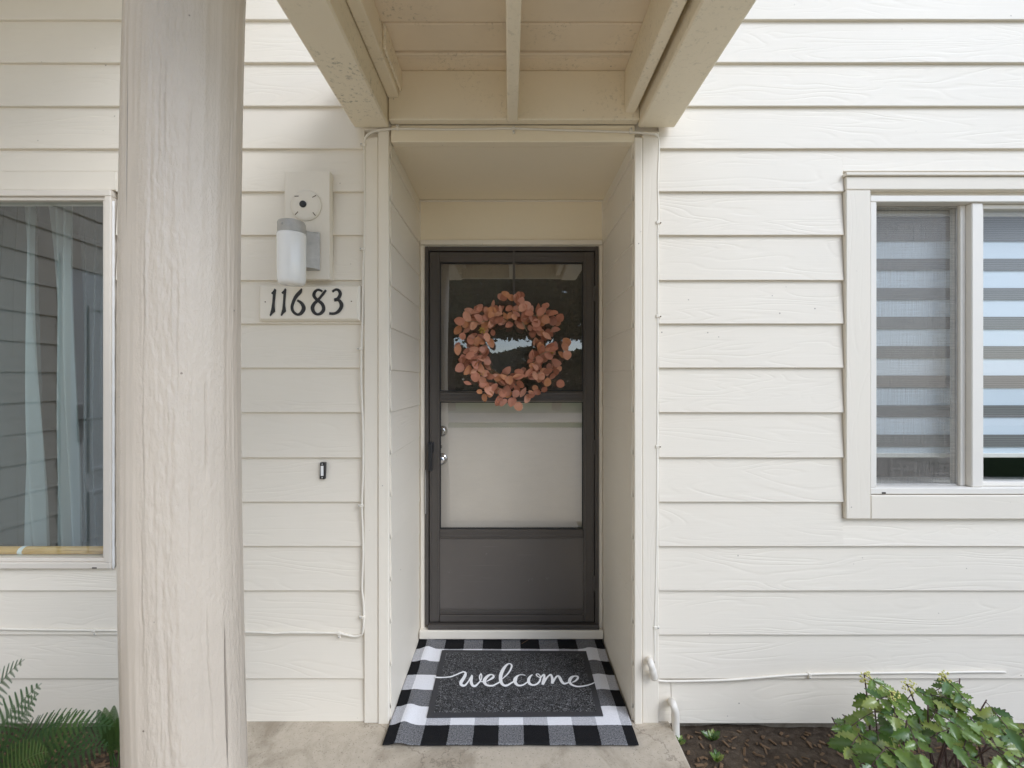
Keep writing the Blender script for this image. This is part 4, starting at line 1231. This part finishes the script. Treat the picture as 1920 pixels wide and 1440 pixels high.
# ------------------------------------------------------------------ wreath on the storm door
WYc = DF-0.055
wc = Vector((X(958, WYc), WYc, Z(652, WYc)))
wreath = thing('wreath', wc, 'round wreath of dusty terracotta eucalyptus leaves hanging on the storm door', 'wreath')
rng = random.Random(5)
def leaf_mesh(name, L, Wd, point, cup):
    """a eucalyptus leaf: midrib along +X from the origin, cupped, 40 triangles"""
    n = 9
    vs, fs = [], []
    for i in range(n+1):
        t = i/n
        w = Wd/2*(math.sin(math.pi*t**0.92)**(0.55 if not point else 0.85))
        if i in (0,): w = 0.0012
        if i == n: w = 0.0009
        x = L*t
        zc = cup*math.sin(math.pi*t)*0.5 - 0.12*L*t*t
        vs += [(x, -w, zc+0.16*w), (x, -w*0.5, zc+0.03*w), (x, 0, zc-0.03*w), (x, w*0.5, zc+0.03*w), (x, w, zc+0.16*w)]
    for i in range(n):
        for j in range(4):
            a = i*5+j
            fs.append((a, a+5, a+6, a+1))
    me = bpy.data.meshes.new(name)
    me.from_pydata(vs, [], fs)
    for p in me.polygons: p.use_smooth = True
    me.materials.append(M['wreath_leaf'])
    return me
leaf_kinds = [leaf_mesh('leaf', 0.047, 0.042, False, 0.006), leaf_mesh('leaf', 0.050, 0.034, False, 0.008), leaf_mesh('leaf', 0.053, 0.026, True, -0.006), leaf_mesh('leaf', 0.040, 0.038, False, -0.005)]
R0 = 0.160
twigs = []
for k in range(7):
    ph = rng.uniform(0, 6.28)
    pts = [wc+Vector(((R0+0.014*math.sin(5*a+ph*3)+0.010*math.cos(3*a+ph))*math.cos(a), 0.013*math.cos(4*a+ph), (R0+0.014*math.sin(5*a+ph*3)+0.010*math.cos(3*a+ph))*math.sin(a))) for a in [2*math.pi*i/64 for i in range(65)]]
    twigs.append(tube_geo(pts, 0.0036, 5, False))
v, f = join_geo(twigs)
obj('twig_ring', v, f, M['twig'], wreath, True)
wl = []
def place_leaf(base, direc, face, scale, kind):
    d = direc.normalized()
    nrm = (face - d*face.dot(d)).normalized()
    side = nrm.cross(d)
    o = bpy.data.objects.new('leaf', leaf_kinds[kind])
    COL.objects.link(o)
    o.parent = wreath
    m = Matrix((d, side, nrm)).transposed().to_4x4() @ Matrix.Diagonal((scale, scale, scale, 1))
    m.translation = base - wc
    o.matrix_local = m
nspr = 26
for s in range(nspr):
    a = 2*math.pi*s/nspr + rng.uniform(-0.08, 0.08)
    r = R0 + rng.uniform(-0.045, 0.034)
    base = wc+Vector((r*math.cos(a), -0.012-rng.uniform(0, 0.02), r*math.sin(a)))
    tang = Vector((-math.sin(a), 0, math.cos(a)))*(1 if (s % 5) else -1)
    rad = Vector((math.cos(a), 0, math.sin(a)))
    outw = rng.choice((-0.10, 0.12, 0.32, 0.52, 0.70))
    if outw < 0: outw = -0.18
    L = rng.uniform(0.09, 0.145)
    tip_dir = (tang*1.0 + rad*outw + Vector((0, -rng.uniform(0.15, 0.55), 0))).normalized()
    pts = []
    for i in range(8):
        t = i/7
        pts.append(base + (tang*0.25*t*(1-t) + tip_dir*t)*L + rad*(0.02*t*t) + Vector((0, -0.012*math.sin(t*3), -0.006*t*t)))
    tube('stem', pts, lambda t: 0.0019*(1-0.55*t), M['stem_green'] if s % 2 else M['twig'], wreath, 5)
    nl = rng.choice((4, 5, 5))
    for i in range(nl):
        t = 0.12+0.86*i/(nl-1)
        k = min(6, int(t*7)); b = pts[k].lerp(pts[k+1], t*7-k)
        sd = 1 if i % 2 else -1
        along = (pts[k+1]-pts[k]).normalized()
        perp = along.cross(Vector((0, -1, 0))).normalized()*sd
        spread = rng.uniform(0.5, 1.25) if i < nl-1 else rng.uniform(-0.25, 0.25)
        d = along*0.75+perp*spread+Vector((0, rng.uniform(-0.45, 0.15), 0))
        face = Vector((rng.uniform(-0.95, 0.95), -1, rng.uniform(-0.7, 0.9)))
        place_leaf(b, d, face, rng.uniform(0.88, 1.26), rng.choice((0, 0, 1, 1, 2, 3)))
for q in range(165):                      # loose leaves wired all round the ring, in layers
    a = 2*math.pi*(q+rng.random())/165
    lay = rng.random()
    r = 0.122 + 0.168*rng.random()**0.95
    b = wc+Vector((r*math.cos(a), -0.012-0.060*lay, r*math.sin(a)))
    rad = Vector((math.cos(a), 0, math.sin(a)))
    tang = Vector((-math.sin(a), 0, math.cos(a)))
    d = tang*rng.choice((1, 1, -1))*rng.uniform(0.3, 1.0) + rad*rng.uniform(-0.7, 1.0) + Vector((0, rng.uniform(-0.35, 0.2), 0))
    place_leaf(b-d.normalized()*0.02, d, Vector((rng.uniform(-0.8, 0.8), -1, rng.uniform(-0.6, 0.9))), rng.uniform(0.70, 1.12), rng.choice((0, 0, 1, 1, 2, 3)))
for ang, rr in ((math.radians(222), 0.20), (math.radians(-8), 0.205), (math.radians(150), 0.17)):
    c = wc+Vector((rr*math.cos(ang), -0.05, rr*math.sin(ang)))
    parts = []
    for k in range(22):
        d = Vector((rng.uniform(-1, 1), rng.uniform(-1, 0.3), rng.uniform(-1, 1))).normalized()*rng.uniform(0.012, 0.024)
        parts.append(tube_geo([c, c+d*0.6+Vector((0, 0, 0.001)), c+d], lambda t: 0.0010+0.0016*t*t, 5))
    v, f = join_geo(parts)
    obj('seed_tuft', v, f, M['seed'], wreath, True)
# the strap it hangs from
HX = X(963.5, DF)
strap = thing('wreath_strap', (HX, LY0-0.004, dz(560)), 'narrow dark strap over the storm door top holding the wreath', 'strap')
bm = bmesh.new()
add_box(bm, HX-0.0065, HX+0.0065, LY0-0.0052, LY0-0.0028, dz(590), LT+0.0026, 0.0006)
add_box(bm, HX-0.0065, HX+0.0065, LY0-0.0052, LY0+0.012, LT+0.0010, LT+0.0026, 0.0004)
bm_obj('band', bm, M['bronze'], strap)
tube('hook', catmull([(HX, LY0-0.006, dz(586)), (HX, LY0-0.022, dz(590)), (HX, LY0-0.050, dz(588)), (HX, LY0-0.056, dz(582))], 5), 0.003, M['bronze'], strap, 8)

# ------------------------------------------------------------------ fern
def frond_geo(base, tip, arch, width, npin=24, start=0.18, droop=0.25, face=Vector((0, -1, 0.6))):
    base, tip = Vector(base), Vector(tip)
    ctrl = (base+tip)/2+Vector(arch)
    def bez(t): return base*(1-t)**2+ctrl*2*t*(1-t)+tip*t*t
    pts = [bez(i/30) for i in range(31)]
    parts = [tube_geo(pts, lambda t: 0.0022*(1-0.75*t)+0.0003, 5)]
    V, Fs = [], []
    face = face.normalized()
    for i in range(npin):
        t = start+(1-start)*(i/npin)**0.92
        p = bez(t)
        T = (bez(min(1, t+0.01))-bez(t-0.01)).normalized()
        S = T.cross(face).normalized()
        prof = math.sin(math.pi*min(1.0, 0.10+0.90*(1-i/npin)**0.85)) if False else (min(1, 0.45+2.4*(i/npin))*(1-(i/npin)**2.2)+0.03)
        L = width*prof
        for sd in (-1, 1):
            D = (S*sd*0.86+T*0.50).normalized()
            N = D.cross(T).normalized()*sd
            nn = max(4, int(L/0.0060))
            for k in range(nn):
                u = k/nn
                c = p+D*(L*u)+Vector((0, 0, -droop*L*u*u))
                ll = 0.0080*(1-u)**0.55*(L/width*0.5+0.5)+0.0016
                Q = D.cross(N).normalized()
                for e in (-1, 1):
                    dd = (Q*e*0.85+D*0.55).normalized()
                    w = D*(L/nn*0.44)
                    b0, b1 = c-w, c+w
                    m0 = c+dd*ll*0.6-w*0.75; m1 = c+dd*ll*0.6+w*0.9
                    tp = c+dd*ll+Vector((0, 0, -0.001))+w*0.4
                    kk = len(V)
                    V += [b0, b1, m1, tp, m0]
                    Fs.append((kk, kk+1, kk+2, kk+3, kk+4))
    parts.append((V, Fs))
    return join_geo(parts)
FD = 1.42
fern_c = Vector((X(-95, FD), FD, -0.055))
fern = thing('fern', fern_c, 'green fern with long feathery fronds beside the log post and left wall', 'fern')
frng = random.Random(8)
fronds = [  # tip (px, py, depth), arch, width
 ((46, 1236, 1.50), (-0.10, 0.0, 0.12), 0.105), ((78, 1281, 1.46), (-0.02, 0.0, 0.10), 0.10), ((70, 1302, 1.38), (0.02, 0, 0.10), 0.10),
 ((214, 1362, 1.62), (0.04, 0.0, 0.20), 0.105), ((170, 1352, 1.50), (0.03, 0, 0.19), 0.11), ((120, 1350, 1.40), (0.02, 0, 0.14), 0.11),
 ((-60, 1230, 1.5), (-0.1, 0, 0.1), 0.10), ((205, 1398, 1.42), (0.05, 0, 0.13), 0.10),
 ((90, 1410, 1.26), (0.03, 0, 0.14), 0.10), ((20, 1340, 1.28), (0, 0, 0.14), 0.10)]
for (px, py, d), arch, wdt in fronds:
    tip = P(px, py, d)
    b = fern_c+Vector((frng.uniform(-0.04, 0.04), frng.uniform(-0.03, 0.05), 0.0))
    v, f = frond_geo(b, tip, arch, wdt, 19, 0.16, 0.15, Vector((frng.uniform(-0.2, 0.2), -1, frng.uniform(0.2, 1.0))))
    obj('frond', v, f, M['fern'], fern)
# low young ferns by the foot of the post
yf_c = Vector((X(212, 1.70), 1.70, -0.05))
yf = thing('fern', yf_c, 'small young fern with short upright fronds at the wall behind the log post', 'fern')
for px, py, dd in ((214, 1322, 1.72), (196, 1326, 1.74), (184, 1330, 1.70), (222, 1345, 1.66), (200, 1352, 1.62), (240, 1335, 1.72)):
    v, f = frond_geo(yf_c+Vector((frng.uniform(-.02, .02), 0, 0)), P(px, py, dd), (0.0, -0.01, 0.03), 0.035, 16, 0.25, 0.1)
    obj('frond', v, f, M['fern'], yf)

# ------------------------------------------------------------------ holly-leaved shrub
def holly_mesh(L, Wd, curl):
    n = 9
    vs, fs = [], []
    for i in range(n+1):
        t = i/n
        w = Wd/2*math.sin(math.pi*(0.06+0.94*t)**0.85)**0.7 if i < n else 0.0006
        w *= 1.22 if i % 2 else 0.74
        x = L*t
        zz = curl*(t*t)
        sh = 0.05*L if i % 2 else 0.0
        vs += [(x+sh, -w, zz+0.22*w+(0.004 if i % 2 else 0)), (x, -w*0.5, zz+0.12*w), (x, 0, zz), (x, w*0.5, zz+0.12*w), (x+sh, w, zz+0.22*w+(0.004 if i % 2 else 0))]
    for i in range(n):
        for j in range(4):
            a = i*5+j
            fs.append((a, a+5, a+6, a+1))
    me = bpy.data.meshes.new('leaf')
    me.from_pydata(vs, [], fs)
    for p in me.polygons: p.use_smooth = True
    me.materials.append(M['mahonia'])
    return me
holly = [holly_mesh(0.078, 0.044, -0.012), holly_mesh(0.066, 0.040, -0.020), holly_mesh(0.060, 0.030, 0.006), holly_mesh(0.090, 0.046, -0.018)]
def copy_leaf(me, parent, base, d, face, scale):
    d = d.normalized()
    nrm = (face-d*face.dot(d)).normalized()
    side = nrm.cross(d)
    o = bpy.data.objects.new('leaf', me)
    COL.objects.link(o); o.parent = parent
    m = Matrix((d, side, nrm)).transposed().to_4x4() @ Matrix.Diagonal((scale, scale, scale, 1))
    m.translation = base-wloc(parent)
    o.matrix_local = m
shr_c = Vector((1.44, 1.58, -0.055))
shrub = thing('holly_shrub', shr_c, 'glossy green spiny leaved shrub with yellow buds under the sliding window', 'shrub')
hr = random.Random(21)
stems = [ # tip px, py, depth, flower
 (1620, 1262, 1.60, True), (1672, 1300, 1.50, True), (1700, 1282, 1.62, True), (1765, 1262, 1.62, True), (1800, 1272, 1.64, False), (1850, 1312, 1.56, False),
 (1885, 1330, 1.60, False), (1740, 1322, 1.48, False), (1580, 1340, 1.56, False), (1640, 1330, 1.50, False), (1560, 1345, 1.60, False), (1820, 1345, 1.50, False),
 (1700, 1350, 1.42, False), (1780, 1365, 1.42, False), (1610, 1375, 1.45, False), (1900, 1385, 1.48, False), (1860, 1400, 1.40, False), (1950, 1360, 1.6, False), (1660, 1400, 1.36, False), (1745, 1300, 1.60, False)]
for px, py, d, fl in stems:
    tip = P(px, py, d)
    b = shr_c+Vector((hr.uniform(-0.16, 0.16)+0.35*(tip.x-shr_c.x), hr.uniform(-0.05, 0.05), 0))
    mid = (b+tip)/2+Vector((hr.uniform(-0.03, 0.03), hr.uniform(-0.03, 0.02), 0.03))
    pts = [b*(1-t)**2+mid*2*t*(1-t)+tip*t*t for t in [i/12 for i in range(13)]]
    tube('stem', pts, lambda t: 0.0045*(1-0.55*t), M['mahonia_stem'], shrub, 6)
    for q in range(3 if py < 1345 else 2):
        # a compound leaf: a rachis with paired leaflets
        t0 = hr.uniform(0.62, 1.0) if q else 0.98
        k = min(11, int(t0*12)); s0 = pts[k].lerp(pts[k+1], t0*12-k)
        az = hr.uniform(0, 6.283)
        dirr = Vector((math.cos(az), -abs(math.sin(az))*0.8-0.1, hr.uniform(-0.30, 0.22))).normalized()
        rl = hr.uniform(0.06, 0.11)
        rp = [s0+dirr*rl*i/4+Vector((0, 0, -0.014*(i/4)**2)) for i in range(5)]
        tube('rachis', rp, 0.0013, M['mahonia_stem'], shrub, 5)
        for i, tt in enumerate((0.65, 0.65, 0.3, 0.3, 1.0)):
            c = rp[0].lerp(rp[4], tt)
            sd = dirr.cross(Vector((0, 0, 1))).normalized()
            dd = dirr*0.55+sd*(0.9 if i % 2 == 0 else -0.9)+Vector((0, 0, hr.uniform(-0.35, 0.1))) if i < 4 else dirr+Vector((0, 0, -0.25))
            copy_leaf(hr.choice(holly), shrub, c, dd, Vector((hr.uniform(-0.4, 0.4), -0.75, 0.75+hr.uniform(-0.3, 0.3))), hr.uniform(0.50, 0.82))
    if fl:
        bm = bmesh.new()
        for w in range(46):
            a = hr.uniform(0, 6.28)
            c = tip+Vector((0.022*math.cos(a)*hr.random(), -0.010+0.022*math.sin(a)*hr.random(), hr.uniform(-0.030, 0.016)))
            bmesh.ops.create_icosphere(bm, subdivisions=1, radius=hr.uniform(0.0022, 0.0036), matrix=Matrix.Translation(c))
        bm_obj('flower_cluster', bm, M['flower'], shrub, True)
# a few weeds at the foot of the right wall
wr = random.Random(4)
for k, (px, py, d) in enumerate(((1270, 1364, 1.80), (1336, 1364, 1.82), (1345, 1388, 1.72))):
    c = floor_pt(px, py, -0.045)
    c.y = d; c.x = X(px, d); c.z = -0.048
    wt = thing('weed', c, ('small leafy weed under the conduit elbow bending into the bed', 'small leafy weed against the foundation beside the elbow', 'low leafy weed in the mulch in front of the foundation')[k], 'weed')
    for q in range(7):
        a = 2*math.pi*q/7+wr.uniform(-.3, .3)
        copy_leaf(holly[2], wt, c+Vector((0, 0, 0.004)), Vector((math.cos(a), math.sin(a), wr.uniform(0.3, 1.2))), Vector((0, -0.4, 1)), wr.uniform(0.5, 0.8))

# ------------------------------------------------------------------ trees across the lawn (mirrored in the glass, and shading the horizon)
def tree(px, py, h, crown_lo, rad, n, label, seed):
    r = random.Random(seed)
    t = thing('tree', (px, py, -0.08), label, 'tree', 'trees across the lawn')
    lean = r.uniform(-0.3, 0.3)
    tr = [(px+lean*(i/8)**2, py, -0.1+(h*0.92)*i/8) for i in range(9)]
    parts = [tube_geo(tr, lambda q: 0.24*(1-0.85*q)+0.02, 9)]
    for k in range(14):
        z = r.uniform(crown_lo, h*0.85); a = r.uniform(0, 6.28); L = rad*r.uniform(0.5, 0.95)
        parts.append(tube_geo([(px, py, z), (px+L*0.5*math.cos(a), py+L*0.5*math.sin(a), z+0.1), (px+L*math.cos(a), py+L*math.sin(a), z+0.25)], lambda q: 0.05*(1-0.8*q), 5))
    v, f = join_geo(parts)
    obj('trunk', v, f, M['bark'], t, True)
    V, Fs = [], []
    for k in range(n):
        z = crown_lo+(h-crown_lo)*r.random()**1.2
        fr = (1-((z-crown_lo)/(h-crown_lo+0.01))**1.4)*0.9+0.1
        rr = rad*fr*math.sqrt(r.random()); a = r.uniform(0, 6.28)
        if noise.noise(Vector((math.cos(a)*rr, math.sin(a)*rr, z))*0.8+Vector((seed, 0, 0))) < -0.22: continue
        c = Vector((px+rr*math.cos(a), py+rr*math.sin(a), z+r.uniform(-0.2, 0.2)))
        u = Vector((r.uniform(-1, 1), r.uniform(-1, 1), r.uniform(-0.6, 0.6))).normalized()*r.uniform(0.12, 0.26)
        w = u.cross(Vector((r.uniform(-1, 1), r.uniform(-1, 1), r.uniform(-1, 1)))).normalized()*r.uniform(0.06, 0.13)
        kk = len(V); V += [c-u, c+w, c+u, c-w]; Fs.append((kk, kk+1, kk+2, kk+3))
    obj('crown', V, Fs, M['tree_leaf'], t)
tree(-2.9, -17.5, 9.5, 3.75, 3.6, 20000, 'tall dark conifer across the lawn opposite the log post', 1)
tree(2.3, -18.0, 9.5, 3.75, 3.6, 20000, 'tall dark conifer across the lawn straight opposite the door', 2)
tree(-8.8, -16.5, 4.5, 1.4, 1.8, 4000, 'bushy conifer across the lawn opposite the house wing', 3)
tree(6.6, -21.0, 4.6, 1.6, 1.8, 4000, 'shorter conifer across the lawn opposite the sliding window', 4)
r = random.Random(9)
V, Fs = [], []
for k in range(14000):
    c = Vector((r.uniform(-22, 22), -30+r.uniform(-0.8, 0.8), r.uniform(-0.1, 3.9)+0.35*noise.noise(Vector((k*0.01, 0, 0)))))
    c.z = min(c.z, 3.55+0.5*noise.noise(Vector((c.x*0.4, 0, 0))))
    u = Vector((r.uniform(-1, 1), r.uniform(-1, 1), r.uniform(-1, 1))).normalized()*0.32
    w = u.cross(Vector((r.uniform(-1, 1), r.uniform(-1, 1), r.uniform(-1, 1)))).normalized()*0.2
    kk = len(V); V += [c-u, c+w, c+u, c-w]; Fs.append((kk, kk+1, kk+2, kk+3))
tag(obj('hedge', V, Fs, M['tree_leaf'], None, origin=(0, -30, -0.08)), 'long dark clipped hedge beyond the trees', 'hedge')
